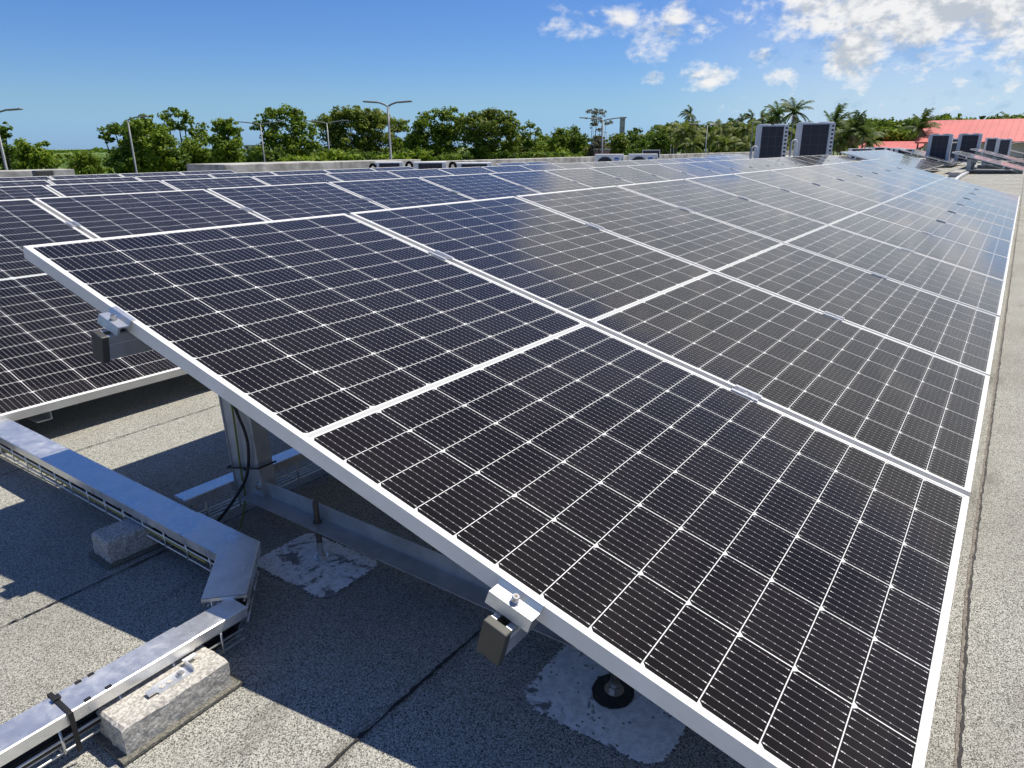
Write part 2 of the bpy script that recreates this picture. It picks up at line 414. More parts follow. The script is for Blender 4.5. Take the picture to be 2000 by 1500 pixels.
# ------------------------------------------------------------------ ground and roof deck
GZ = -6.0
g = MB().face([(-4000,-4000,GZ),(4000,-4000,GZ),(4000,4000,GZ),(-4000,4000,GZ)]).build('ground', M['grass']); tag(g, kind='structure')
def roof_deck():
    m = MB(); X0, X1, Y0, Y1 = -9, 62, -14, 15.6
    xs = [X0+i*(X1-X0)/36 for i in range(37)]; ys = [Y0+i*(Y1-Y0)/24 for i in range(25)]
    for i in range(36):
        for j in range(24):
            m.face([(xs[i],ys[j],zroof(ys[j])),(xs[i+1],ys[j],zroof(ys[j])),(xs[i+1],ys[j+1],zroof(ys[j+1])),(xs[i],ys[j+1],zroof(ys[j+1]))])
    o = m.build('roof_deck', M['roof']); tag(o, kind='structure')
    w = MB()
    c = [(X0,Y0),(X1,Y0),(X1,Y1),(X0,Y1)]
    for k in range(4):
        a, b = c[k], c[(k+1) % 4]
        w.face([(a[0],a[1],GZ),(b[0],b[1],GZ),(b[0],b[1],zroof(b[1])),(a[0],a[1],zroof(a[1]))])
    o = w.build('building_shell', M['wallpaint']); tag(o, 'pale rendered walls of the low building under the panelled roof', 'building')
roof_deck()
def seam(y, x0, x1, w0, w1, seed):
    """irregular bead of black bitumen squeezed out along a lap"""
    r = random.Random(seed); m = MB(); x = x0; pa = pb = None; wob = 0; y_ = y
    while x < x1:
        y = y_-(.032*max(0, .9-x) if y_ < -2.2 and y_ > -2.3 else 0)
        wob = .6*wob + r.uniform(-.0012, .0012)
        w = r.uniform(w0, w1)*(1.0 if r.random() > .06 else 1.4)
        a = (x, y+wob-w*r.uniform(.3, .7), zroof(y)+.0035); b = (x, y+wob+w*r.uniform(.3, .7), zroof(y)+.0035)
        if pa: m.face([pa, a, b, pb])
        pa, pb = a, b
        x += .012 if x < 3 else (.03 if x < 8 else .15)
    o = m.build('roof_seam', M['bitumen']); tag(o, kind='structure'); return o
seam(-.502, -2.0, 10, .002, .006, 1); seam(-1.388, -2.0, 10, .003, .010, 2); seam(-2.238, -1.2, 40, .0025, .0065, 3)
seam(.40, -2, 10, .002, .005, 4); seam(-3.1, 1, 40, .003, .007, 5); seam(1.27, -2, 6, .002, .005, 6)
def lap_band(y, x0, x1, seed):
    r = random.Random(seed); m = MB(); x = x0; p = None
    while x < x1:
        q = y-.032*max(0, .9-x); a = (x, q+r.uniform(.006, .0085), zroof(y)+.0022); b = (x, q, zroof(y)+.0022)
        if p: m.face([p[0], a, b, p[1]])
        p = (a, b); x += .02 if x < 6 else .2
    tag(m.build('roof_lap', M['lap']), kind='structure')
lap_band(-2.237, -1.2, 40, 21)
# ------------------------------------------------------------------ solar panels
PW, PL, PT = 1.134, 2.278, .035
def panel_proto():
    root = empty('solar_panel', (0,0,0))
    f = MB(); lip = .0095
    prof_in = .0018
    def ring(z0, z1, inset_out, inset_in):
        # four butt-jointed bars
        f.box(0+inset_out, inset_in, -PL+inset_out, -inset_out, z0, z1)
        f.box(PW-inset_in, PW-inset_out, -PL+inset_out, -inset_out, z0, z1)
        f.box(inset_in, PW-inset_in, -inset_in, -inset_out, z0, z1)
        f.box(inset_in, PW-inset_in, -PL+inset_out, -PL+inset_in, z0, z1)
    ring(-PT, 0, 0, lip)
    # inner bottom flange of the extrusion
    f.box(lip, .030, -PL+lip, -lip, -PT, -PT+.002); f.box(PW-.030, PW-lip, -PL+lip, -lip, -PT, -PT+.002)
    f.build('frame', M['frame'], root, bevel=.0009)
    g = MB(); z1, z0 = -.0016, -.0066; e = .0003
    a, b, c, d = lip-e, PW-lip+e, -PL+lip-e, -lip+e
    g.face([(a,c,z1),(b,c,z1),(b,d,z1),(a,d,z1)], 0); g.face([(a,d,z0),(b,d,z0),(b,c,z0),(a,c,z0)], 1)
    g.build('glass', [M['cells'], M['backsheet']], root)
    return root
PANEL = panel_proto(); first_used = [False]
G = 1.1607
rj = random.Random(3)
def place_panel(x, y, z, label, group):
    if not first_used[0]: o = PANEL; first_used[0] = True
    else: o = copy_tree(PANEL)
    j = 0 if x < 1 and abs(y) < .1 else .0016
    o.location = (x, y, z); o.rotation_euler = (TILT+rj.uniform(-j, j), rj.uniform(-j, j)*.6, 0)
    tag(o, label, 'solar panel', group)
    return o
def local(x, v, w, y, z):
    """point on a row: x along it, v down the slope, w above the panel plane"""
    return Vector((x, y - v*math.cos(TILT) - w*math.sin(TILT), z - v*math.sin(TILT) + w*math.cos(TILT)))
N_UP = Vector((0, -math.sin(TILT), math.cos(TILT))); N_DN = Vector((0, -math.cos(TILT), -math.sin(TILT)))
V_RAIL = (.50, 1.682)

def clamp_proto():
    root = empty('panel_clamp', (0,0,0))
    b = MB(); w = .0145
    b.prism([(-w-.011,.0005),(-w+.004,.0005),(-w+.004,-.010),(w-.004,-.010),(w-.004,.0005),(w+.011,.0005),(w+.011,.0038),(w-.001,.0038),(w-.001,-.0065),(-w+.001,-.0065),(-w+.001,.0038),(-w-.011,.0038)],
            (0,.040,0), (0,-.040,0), (1,0,0), (0,0,1))
    b.build('clamp_plate', M['alu'], root)
    c = MB(); c.cyl((0,0,-.0065), .0062, .0085, 14); c.build('bolt', M['steel'], root)
    return root
CLAMP = clamp_proto(); cl_used = [False]
def place_clamp(x, v, y, z, label, group):
    if not cl_used[0]: o = CLAMP; cl_used[0] = True
    else: o = copy_tree(CLAMP)
    o.location = local(x, v, 0, y, z); o.rotation_euler = (TILT, 0, 0)
    tag(o, label, 'clamp', group)
def rail(x0, x1, v, y, z, label, group, detail=True):
    """open-topped aluminium channel with a plastic cap on its near end; lies under the frames"""
    root = empty('mounting_rail', local(x0, v, -PT, y, z), (TILT, 0, 0)); L = x1-x0
    r = MB()
    if detail:
        W, H = .0205, .060
        prof = [(-W,-H),(W,-H),(W,-.022),(W-.003,-.020),(W-.003,-.014),(W,-.012),(W,0),(W-.011,0),(W-.011,-.003),(W-.004,-.005),(W-.004,-.010),(W-.0075,-.014),(W-.0075,-.020),(W-.004,-.024),(W-.004,-H+.004),
                (-W+.004,-H+.004),(-W+.004,-.024),(-W+.0075,-.020),(-W+.0075,-.014),(-W+.004,-.010),(-W+.004,-.005),(-W+.011,-.003),(-W+.011,0),(-W,0),(-W,-.012),(-W+.003,-.014),(-W+.003,-.020),(-W,-.022)]
        r.prism(prof, (.004,0,-.0006), (L,0,-.0006), (0,1,0), (0,0,1))
        r.build('channel', M['alu'], root)
        c = MB().box(-.002, .016, -.0235, .0235, -.0655, .0025); c.build('end_cap', M['cap'], root, bevel=.0025)
    else:
        r.box(0, L, -.02, .02, -.06, -.0006).build('channel', M['alu'], root)
    tag(root, label, 'mounting rail', group)
    return root
def support(x, y, z, zr, label, group, brace=True):
    """triangular aluminium frame: base angle, leaning back post and sloping beam"""
    root = empty('support_frame', (x, y, zr))
    ym = y
    b = MB(); b.prism([(-.041,0),(.011,0),(.011,.044),(.008,.044),(.008,.003),(-.041,.003)], (x, y-.60, zr+.092), (x, y-2.19, zr+.092), (1,0,0), (0,0,1))
    b.build('base_angle', M['alu_grey'], root).matrix_parent_inverse = Matrix.Translation((-x,-y,-zr))
    s = MB(); a = local(x+.03, .20, -PT-.0615-.02, y, z); c = local(x+.03, 2.16, -PT-.0615-.02, y, z)
    s.beam(a, c, .036, .036, N_UP); s.build('sloping_beam', M['alu_grey'], root).matrix_parent_inverse = Matrix.Translation((-x,-y,-zr))
    # C-section post, web towards -X
    inv = Matrix.Translation((-x,-y,-zr))
    p0 = Vector((x, y-.586, zr+.060)); p1 = Vector((x, y-.560, z-.262)); d = (p1-p0).normalized(); U = Vector((1,0,0)); V = d.cross(U)
    pm = MB(); pm.prism([(0,-.065),(.004,-.065),(.004,.065),(0,.065)], p0-U*.002, p1-U*.002+d*.02, U, V)
    pm.prism([(.004,-.065),(.040,-.065),(.040,-.0615),(.004,-.0615)], p0-U*.002, p1-U*.002, U, V)
    pm.prism([(.004,.0615),(.040,.0615),(.040,.065),(.004,.065)], p0-U*.002, p1-U*.002, U, V)
    pm.prism([(-.004,-.065),(0,-.065),(0,-.061),(-.004,-.061)], p0-U*.002, p1-U*.002, U, V).prism([(-.004,.061),(0,.061),(0,.065),(-.004,.065)], p0-U*.002, p1-U*.002, U, V)
    pm.build('post', M['alu_grey'], root).matrix_parent_inverse = inv
    bo = MB(); bo.cyl((x-.004, y-.632, zr+.122), .0090, -.007, 6, (1,0,0)); bo.cyl((x-.0025, y-.632, zr+.122), .013, -.002, 16, (1,0,0))
    bo.build('bolt', M['steel'], root).matrix_parent_inverse = inv
    ho = MB().cyl((x-.0021, y-.556, zr+.108), .0075, -.0015, 16, (1,0,0)); ho.build('bolt_hole', M['patch'], root).matrix_parent_inverse = inv
    tag(root, label, 'support frame', group)
    return root
GP, GC, GR, GS = 'solar panels on the flat roof', 'clamps holding the panels down', 'rails under the panels', 'support frames under the panels'
rows = [  # name, x of first seam, first index, last index, y, z of high edge
    ('front row', 0.0, 0, 11, 0.0, H0),
    ('second row', 1.133, -3, 18, 2.782, H0-.042),
    ('third row', 2.348, -4, 17, 5.596, H0-.091),
    ('fourth row', 3.4895, -5, 5, 8.336, H0-.146),
    ('fifth row', 4.720, -6, 2, 11.266, H0-.195),
    ('two panel row by the fan units', 3.4895+8.6*G, 0, 1, 8.336, H0-.146),
    ('short row by the back parapet', 3.4895+20.7*G, 0, 3, 8.336, H0-.135),
    ('row behind the tall cooling units', 24.35, 0, 7, 2.70, H0+.03),
    ('raised row at the far right', 29.3, 0, 3, 0.0, H0-.02),
    ('far right row behind the raised row', 37.2, 0, 4, -.10, H0+.04),
    ('far row below the small red roof', 37.4, 0, 4, 2.65, H0+.01),
    ('last row before the big red building', 56.0, 0, 3, -.5, H0+.06)]
for ri, (nm, x0, k0, k1, y, z) in enumerate(rows):
    vis0 = {1: -1, 2: -1, 3: -1, 4: -1}.get(ri, 0)
    for k in range(k0, k1+1):
        if k < vis0:
            lab = '%s solar panel left of the photo in the %s' % (ORD[vis0-k-1], nm)
        else:
            lab = '%s solar panel from the near end of the %s' % (ORD[k-vis0], nm) if vis0 == 0 else '%s solar panel from the left in the %s' % (ORD[k-vis0], nm)
            if ri == 0 and k == 0: lab = 'nearest dark solar panel filling the foreground, first of the front row'
        place_panel(x0+k*G, y, z, lab, GP)
    xa = x0+k0*G-.065; xb = x0+(k1+1)*G-.027+.05
    for q, v in enumerate(V_RAIL):
        rail(xa, xb, v, y, z, '%s aluminium rail running under the %s' % (('upper', 'lower')[q], nm), GR, ri < 2)
    if ri < 3:
        for k in range(max(k0, -1)+1, k1+1):
            for q, v in enumerate(V_RAIL):
                place_clamp(x0+k*G-.0133, v, y, z, '%s clamp between the %s and %s panels of the %s' % (('upper', 'lower')[q], ORD[k-1-vis0], ORD[k-vis0], nm), GC)
    zr = zroof(y-1.4)
    kk = 0; x = x0+k0*G+.20
    while x < xb-.1:
        support(x, y, z, zr, '%s support frame from the near end under the %s' % (ORD[kk], nm), GS); kk += 1; x += 2*G

# end clamps on the near edge of the first panel
def end_clamp(v, label):
    root = empty('end_clamp', local(0, v, 0, 0, H0), (TILT, 0, 0))
    b = MB()
    prof = [(.0085,.0006),(.0085,.0034),(-.0035,.0034),(-.0035,.0034),(-.0050,.0015),(-.0090,-.0085),(-.0330,-.0085),(-.0375,-.0300),(-.0345,-.0335),(-.0315,-.0300),(-.0285,-.0125),(-.0068,-.0125),(-.0022,-.0010),(-.0010,.0006)]
    b.prism(prof, (0,.043,0), (0,-.043,0), (1,0,0), (0,0,1)); b.build('clamp_plate', M['alu'], root)
    c = MB(); c.cyl((-.021,0,-.0085), .0088, .002, 20); c.cyl((-.021,0,-.0065), .0066, .0095, 20); c.cyl((-.021,0,.0030), .0066, .0018, 20, r2=.0058)
    c.build('bolt', M['steel'], root)
    h = MB().cyl((-.021,0,.00485), .0032, .0004, 6); h.build('bolt_socket', M['rusty'], root)
    tag(root, label, 'clamp', 'end clamps of the nearest panel')
end_clamp(.492, 'bright end clamp with a bolt on the upper part of the nearest panel edge')
end_clamp(1.682, 'bright end clamp with a bolt on the lower part of the nearest panel edge')

# ------------------------------------------------------------------ anchors, patches
def patch(name, x0, x1, y0, y1, cut, seed, label):
    """coat of primer rolled on the granules; edges broken up"""
    r = random.Random(seed); m = MB(); s = .0042
    from mathutils import noise as mn
    nx = int((x1-x0)/s); ny = int((y1-y0)/s)
    for i in range(nx):
        for j in range(ny):
            x = x0+i*s; y = y0+j*s
            e = min(x-x0, x1-x, y-y0, y1-y)
            cx = min(x-x0, x1-x); cy = min(y-y0, y1-y)
            if cx+cy < cut: continue
            n = mn.noise(Vector((x*18, y*18, seed)))*.5+.5; n2 = mn.noise(Vector((x*140, y*140, seed)))*.5+.5
            keep = e/.014*.55 + n2*.6 + n*.12
            if keep < .60: continue
            if n2 < .22: continue
            z = zroof(y)+.003
            m.face([(x,y,z),(x+s,y,z),(x+s,y+s,z),(x,y+s,z)])
    o = m.build(name, M['patch']); tag(o, label, 'primer patch', 'primer patches round the roof anchors')
patch('primer_patch', .064, .262, -1.030, -.738, .03, 3, 'rough grey white primer patch on the roof under the middle of the base angle')
patch('primer_patch', .058, .330, -1.86, -1.560, .04, 5, 'worn grey white primer patch round the low anchor bolt under the nearest panel')
def anchor(x, y, tall, label):
    z0 = zroof(y)
    root = empty('roof_anchor', (x, y, z0))
    a = MB(); a.cyl((0,0,.004), .0072, .158 if tall else .094, 12); a.build('threaded_rod', M['rusty'], root)
    c = MB(); c.cyl((0,0,.001), .019, .006, 24); c.cyl((0,0,.007), .012, .012, 6); c.cyl((0,0,.019), .0085, .03 if tall else .008, 16); c.build('seal_nut', M['steel'], root)
    if tall:
        n = MB(); n.cyl((0,0,.0955), .021, .002, 24); n.cyl((0,0,.0975), .011, .009, 6); n.cyl((0,0,.1065), .0095, .004, 12); n.build('nut', M['rusty'], root)
    else:
        n = MB(); n.cyl((0,0,.0955), .021, .002, 24); n.cyl((0,0,.0975), .011, .009, 6); n.build('nut', M['steel'], root)
        s = MB(); pts = []
        for k in range(40):
            a_ = 2*math.pi*k/40; rr = .043+.003*math.sin(2*a_+1)+random.uniform(-.001, .001); pts.append((rr*math.cos(a_)-.004, rr*math.sin(a_), .0052))
        s.face(pts); s.build('bitumen_collar', M['stain'], root)
    tag(root, label, 'roof anchor', 'threaded anchors fixing the frame to the roof')
anchor(.189, -.872, True, 'rusty threaded rod with nuts standing through the base angle')
anchor(.190, -1.706, False, 'short anchor bolt in a round black collar under the nearest panel')

# cables down the first post
def cable(name, pts, r, m, label, cat='cable', n=8):
    # smooth with Catmull-Rom
    P = [Vector(p) for p in pts]; out = []
    for i in range(len(P)-1):
        p0, p1, p2, p3 = P[max(i-1,0)], P[i], P[i+1], P[min(i+2,len(P)-1)]
        for s in range(8):
            u = s/8; out.append(.5*((2*p1)+(p2-p0)*u+(2*p0-5*p1+4*p2-p3)*u*u+(3*p1-p0-3*p2+p3)*u**3))
    out.append(P[-1])
    o = MB().tube(out, r, n).build(name, m, smooth=True); tag(o, label, cat); return o
cable('black_cable', [(.186,-.560,.50),(.188,-.580,.375),(.188,-.612,.305),(.188,-.617,.25),(.187,-.594,.17),(.165,-.562,.105),(.120,-.566,.075),(.070,-.585,.065),(.030,-.60,.085)], .0042, M['black'], 'thick black cable hanging down the post and looping to the tray')
cable('earth_cable', [(.188,-.556,.50),(.190,-.566,.374),(.190,-.567,.264),(.190,-.565,.172),(.185,-.575,.10),(.130,-.625,.055),(.075,-.672,.06),(.035,-.70,.08)], .0028, M['green_cable'], 'thin green and yellow earth cable hanging down the post')
tie = MB(); zc = .192
for a_, b_ in (((.183,-.657),(.183,-.511)), ((.183,-.511),(.240,-.511)), ((.183,-.657),(.240,-.657))):
    tie.beam((a_[0], a_[1], zc-(a_[1]+.584)*.25), (b_[0], b_[1], zc-(b_[1]+.584)*.25), .0016, .005)
tie.box(.180, .184, -.600, -.590, zc-.003, zc+.005)
tag(tie.build('cable_tie', M['black']), 'black cable tie strapped round the wide post', 'cable tie')

# ------------------------------------------------------------------ cable tray
ZT = .122          # top of the lid
def lid(name, pts, w, h, label_parent, z=ZT, th=.0012):
    """folded lid following a centre line of (x, y): top sheet with two turned-down sides, mitred"""
    P = [Vector((a, b, 0)) for a, b in pts]; L = []; R = []
    for i, p in enumerate(P):
        d1 = (P[i]-P[i-1]).normalized() if i else (P[1]-P[0]).normalized()
        d2 = (P[i+1]-P[i]).normalized() if i < len(P)-1 else d1
        n1 = Vector((-d1.y, d1.x, 0)); n2 = Vector((-d2.y, d2.x, 0)); m = (n1+n2).normalized(); k = 1/max(.3, m.dot(n1))
        L.append(p+m*(w/2*k)); R.append(p-m*(w/2*k))
    mb = MB()
    for i in range(len(P)-1):
        a, b, c, d = R[i], R[i+1], L[i+1], L[i]
        up = Vector((0,0,z)); dn = Vector((0,0,z-h)); r = .0022
        def inn(p, q, s):   # pull in for the rounded fold
            return p+(q-p)*(s/w)
        a2, b2, c2, d2 = inn(a,d,r), inn(b,c,r), inn(c,b,r), inn(d,a,r); e = Vector((0,0,z-.0016))
        mb.face([a2+up, b2+up, c2+up, d2+up])
        mb.face([a+e, b+e, b2+up, a2+up]); mb.face([c+e, d+e, d2+up, c2+up])
        mb.face([a+dn, b+dn, b+e, a+e]); mb.face([c+dn, d+dn, d+e, c+e])
        mb.face([d2+up-Vector((0,0,th)), c2+up-Vector((0,0,th)), b2+up-Vector((0,0,th)), a2+up-Vector((0,0,th))])
    for i in (0, len(P)-1):
        mb.face([R[i]+Vector((0,0,z-.009)), L[i]+Vector((0,0,z-.009)), L[i]+Vector((0,0,z-.0016)), R[i]+Vector((0,0,z-.0016))])
    return mb.build(name, M['galv'], label_parent)
def basket(pts, w, root, z0, z1, step=.1):
    """welded wire basket: long wires plus U-shaped cross wires"""
    m = MB(); r = .0024
    P = [Vector((a, b, 0)) for a, b in pts]
    for (a, b) in zip(P[:-1], P[1:]):
        d = (b-a).normalized(); n = Vector((-d.y, d.x, 0))
        for off, z in ((-w/2, z1), (-w/2, (z0+z1)/2), (-w/2, z0), (-w/6, z0), (w/6, z0), (w/2, z0), (w/2, (z0+z1)/2), (w/2, z1)):
            m.tube([a+n*off+Vector((0,0,z)), b+n*off+Vector((0,0,z))], r, 6)
        L = (b-a).length; k = step/2
        while k < L:
            c = a+d*k
            m.tube([c+n*(w/2+r)+Vector((0,0,z1)), c+n*(w/2+r)+Vector((0,0,z0-r)), c-n*(w/2+r)+Vector((0,0,z0-r)), c-n*(w/2+r)+Vector((0,0,z1))], r, 6)
            k += step
    return m.build('wire_basket', M['galv'], root, smooth=True)
def tray():
    # along Y (first leg), 45 degree elbow, along X (second leg)
    r1 = empty('cable_tray', (0, 0, 0))
    legA = [(.000, 2.30), (.000, -.800)]
    lid('lid', [(.000, 2.30), (.000, -.62)], .086, .024, r1)
    lid('elbow_lid', [(.000, -.585), (.002, -.818), (-.130, -.958)], .090, .026, r1, z=ZT+.0016)
    lid('lid', [(-.118, -.988), (-.262, -.988)], .060, .022, r1, z=ZT-.006)
    lid('lid', [(-.240, -.990), (-1.3, -.990)], .066, .024, r1, z=ZT-.003)
    basket([(.000, 2.30), (.002, -.815)], .072, r1, .050, .102)
    basket([(.002, -.815), (-.125, -.955)], .072, r1, .050, .102, .06)
    basket([(-.13, -.988), (-1.3, -.990)], .052, r1, .045, .092)
    tag(r1, 'galvanised cable tray with folded lid and elbow crossing the roof at the left', 'cable tray')
    r2 = empty('cable_tray', (0, 0, 0))
    lid('lid', [(.055, -.478), (.30, -.484), (3.2, -.545)], .056, .026, r2, z=ZT+.004)
    basket([(.06, -.478), (3.2, -.545)], .050, r2, .045, .102)
    tag(r2, 'galvanised branch tray running from the elbow tray away under the front row', 'cable tray')
    # cables lying in the trays
    for k, (dy, z, m, nm) in enumerate(((-.016, .060, 'black', 'third'), (.000, .062, 'black', 'second'), (.014, .058, 'black', 'first'))):
        cable('tray_cable', [(-1.3, -.99+dy, z), (-.6, -.992+dy, z+.003), (-.2, -.990+dy, z), (-.12, -.965+dy*.7, z), (-.01, -.84+dy*.5, z), (dy*.8, -.70, z), (dy, .4, z+.002), (dy, 2.2, z)], .0062, M[m], '%s black cable from the left inside the elbow tray' % nm)
    cable('tray_cable', [(-.03, 2.2, .066), (-.031, .5, .064), (-.030, -.4, .066), (-.030, -.72, .064)], .004, M['yellow_cable'], 'pale yellow cable showing below the lid of the elbow tray')
tray()
# tie round the near lid
t_ = MB(); xt = -.462; y0, y1 = -1.028, -.952; zt = ZT-.002
t_.box(xt-.004, xt+.004, y0, y1, zt, zt+.0016); t_.box(xt-.004, xt+.004, y0-.0016, y0, .040, zt+.0016); t_.box(xt-.004, xt+.004, y1, y1+.0016, .040, zt+.0016)
t_.box(xt-.006, xt+.007, -.982, -.970, zt+.0016, zt+.0066)
tag(t_.build('cable_tie', M['black'], bevel=.0005), 'black cable tie strapped across the near tray lid', 'cable tie')
# punched tabs pushed up in the lid
for k, (tx, ty) in enumerate(((-.395, -1.018), (-.430, -1.018), (-.398, -.961), (-.420, -.962))):
    q = MB(); q.box(tx-.005, tx+.005, ty-.0035, ty+.0035, ZT-.0028, ZT-.0014); o = q.build('punched_tab', M['black']); tag(o, 'small dark punched slot in the near tray lid, one of four', 'slot', 'punched slots in the near tray lid')

def rounded_block(name, L, W, H, seed, root):
    """cast block, top edges chamfered and chipped"""
    from mathutils import noise as mn
    me = MB(); nx, ny, nz = 40, 14, 10; c = .009
    def P(i, j, k):
        x = (i/nx-.5)*L; y = (j/ny-.5)*W; z = k/nz*H
        n = mn.noise(Vector((x*45+seed, y*45, z*45)))*.0016+mn.noise(Vector((x*160+seed, y*160, z*160)))*.0008
        chip = 0
        if k >= nz-1 and (i in (0, nx) or j in (0, ny)): chip = max(0, mn.noise(Vector((x*22+seed, y*22, 3)))-.1)*.012
        s = 1+n/.05
        if k == nz: z -= .0045*((i in (0, nx))+(j in (0, ny)))
        if k == nz-1: z -= .001
        return (x*s, y*s, z-chip if k else 0)
    for (i0, i1, j0, j1, k0, k1, ax) in ((0,nx,0,ny,nz,nz,'z'), (0,nx,0,0,0,nz,'y0'), (0,nx,ny,ny,0,nz,'y1'), (0,0,0,ny,0,nz,'x0'), (nx,nx,0,ny,0,nz,'x1')):
        if ax == 'z':
            for i in range(nx):
                for j in range(ny): me.face([P(i,j,nz),P(i+1,j,nz),P(i+1,j+1,nz),P(i,j+1,nz)])
        elif ax[0] == 'y':
            for i in range(nx):
                for k in range(nz):
                    q = [P(i,j0,k),P(i+1,j0,k),P(i+1,j0,k+1),P(i,j0,k+1)]; me.face(q if ax == 'y0' else q[::-1])
        else:
            for j in range(ny):
                for k in range(nz):
                    q = [P(i0,j,k),P(i0,j+1,k),P(i0,j+1,k+1),P(i0,j,k+1)]; me.face(q[::-1] if ax == 'x0' else q)
    o = me.build(name, M['block'], root); return o
def block(x, y, L, W, H, rz, label, seed):
    root = empty('concrete_block', (x, y, zroof(y)+.004), (0, 0, rz))
    rounded_block('block_body', L, W, H, seed, root)
    f = MB().box(-L/2-.012, L/2+.016, -W/2-.012, W/2+.012, 0.0, .0055); f.build('felt_pad', M['mat_pad'], root)
    root.children  # pad under the body
    for ch in root.children:
        if ch.name.startswith('block_body'): ch.location.z = .0057
    tag(root, label, 'concrete block', 'blocks carrying the cable tray')
    return root
block(-.315, -1.045, .205, .088, .056, rad(.5), 'sunlit grey concrete block on a felt pad under the near tray leg', 1)
block(-.020, -.415, .225, .090, .060, rad(-2), 'shaded concrete block on a felt pad under the elbow tray', 5)
# bracket on the sunlit block
def bracket():
    root = empty('tray_bracket', (-.300, -1.044, .0832))
    b = MB(); b.box(-.036, .036, -.022, .006, 0, .0025); b.box(.030, .0325, -.022, .006, .0025, .014); b.box(-.052, -.036, -.018, -.002, .004, .0065)
    b.box(-.038, -.036, -.018, -.002, 0.0025, .004); b.box(.030, .056, .006, .016, .008, .0105); b.build('plate', M['galv'], root)
    c = MB(); c.cyl((.012,-.008,.0025), .0078, .003, 20); c.cyl((.012,-.008,.0055), .0048, .003, 14); c.build('bolt', M['steel'], root)
    c = MB()
    for q in (-.010, -.024): c.cyl((q,-.010,.0026), .0052, .0006, 16)
    c.build('punched_holes', M['block'], root)
    tag(root, 'small galvanised bracket bolted on top of the sunlit concrete block', 'bracket')
bracket()

# ------------------------------------------------------------------ roof edge, plinths
def slab(name, x0, x1, y0, y1, z1, label, m='concrete', cat='parapet', z0=None):
    b = MB().box(x0, x1, y0, y1, (zroof(y1)-.05) if z0 is None else z0, z1); o = b.build(name, M[m], bevel=.015); return tag(o, label, cat)
slab('roof_parapet', -9, 6.75, 14.9, 15.5, .575, 'low pale concrete parapet at the far left edge of the roof')
slab('roof_parapet', 15.6, 61, 13.0, 13.5, .565, 'long pale concrete parapet along the back edge of the roof, behind the fan units')
slab('concrete_plinth', 8.6, 12.0, 12.1, 13.6, .655, 'wide flat concrete plinth behind the fifth row with dirt streaks on its side', cat='plinth')
slab('concrete_plinth', 12.0, 15.6, 12.7, 13.6, .640, 'lower right hand part of the concrete plinth, behind the louvred units', cat='plinth')
slab('concrete_plinth', 9.2, 10.9, 11.70, 12.095, .42, 'narrow concrete step in front of the wide plinth', cat='plinth')
q = site(84, 339, 17.2)
slab('dark_box', q.x-.16, q.x+.16, q.y-.1, q.y+.1, q.z+.06, 'small dark box in front of the left parapet', 'cap', 'junction box')
# far roofscape
slab('roof_plinth', 25.2, 29.0, 3.35, 5.6, .62, 'grey plinth behind the second tall cooling unit', cat='plinth')
slab('roof_plinth', 33.0, 36.8, 1.5, 2.4, .42, 'dark low plinth between the right hand panel rows', cat='plinth')
slab('roof_kerb', 26.2, 36.0, -.55, -.25, .16, 'low kerb running past the foot of the raised row', cat='kerb', m='concrete')

# ------------------------------------------------------------------ air conditioners
def tall_unit(x, y, w, h, dep, rz, label, slots=True):
    root = empty('cooling_unit', (x, y, zroof(y)), (0, 0, rz))
    # front looks along local -X; width along Y
    c = MB(); c.box(0, dep, -w/2, w/2, .12, h); c.box(.02, .12, -w/2+.04, -w/2+.14, 0, .12); c.box(.02, .12, w/2-.14, w/2-.04, 0, .12)
    c.box(dep-.12, dep-.02, -w/2+.04, -w/2+.14, 0, .12); c.box(dep-.12, dep-.02, w/2-.14, w/2-.04, 0, .12)
    c.build('casing', M['ac_grey'], root, bevel=.004)
    ya, yb = -w/2+.15*w, w/2-.17*w
    g = MB().box(-.012, -.001, ya, yb, .2, h-.05); g.build('coil', M['ac_dark'], root)
    l = MB()
    for k in range(1, 3): l.box(-.020, -.0125, ya+(yb-ya)*k/3-.006, ya+(yb-ya)*k/3+.006, .2, h-.05)
    for k in range(1, 5): l.box(-.018, -.0128, ya, yb, .2+(h-.25)*k/5-.006, .2+(h-.25)*k/5+.006)
    for k in range(0, 24): l.box(-.0140, -.0122, ya+(yb-ya)*(k+.5)/24-.002, ya+(yb-ya)*(k+.5)/24+.002, .2, h-.05)
    l.build('coil_guard', M['ac_line'], root)
    if slots:
        MB().box(-.0009+0, -.0045, -w/2+.012, -w/2+.13, .14, h-.02).build('side_strip', M['ac_white'], root)
        s = MB(); n = 13
        for k in range(n):
            z = .22+(h-.32)*k/(n-1)
            s.box(-.0085, -.0055, -w/2+.030, -w/2+.100, z-.030, z+.030)
        s.build('vent_slots', M['ac_dark'], root)
    for sg in (-1, 1): MB().cyl((dep/2, sg*w/4, h-.002), w*.2, .04, 24).build('fan_shroud', M['ac_grey'], root)
    return tag(root, label, 'cooling unit', 'tall cooling units on the roof')
def unit_at(px, pytop, d, w, h, label, slots=True, rz=0):
    q = site(px, pytop, d); o = tall_unit(q.x, q.y, w, h, .75 if slots else .38, rz, label, slots)
    o.location.z = q.z-h; return o
unit_at(1510, 244, 26.0, 1.0, 1.80, 'tall cooling unit with a dark coil rising behind the second row, left of the pair', rz=rad(18))
unit_at(1594, 240, 26.6, 1.20, 1.86, 'tall cooling unit with a dark coil rising behind the second row, right of the pair', rz=rad(12))
unit_at(1838, 263, 40, .98, 1.42, 'cooling unit before the left corner of the big red roof', False)
unit_at(1866, 271, 52, .55, 1.35, 'cooling unit half hidden between two others below the red roof', False)
unit_at(1896, 262, 43, 1.0, 1.45, 'cooling unit with a dark coil behind the raised row of panels', False)
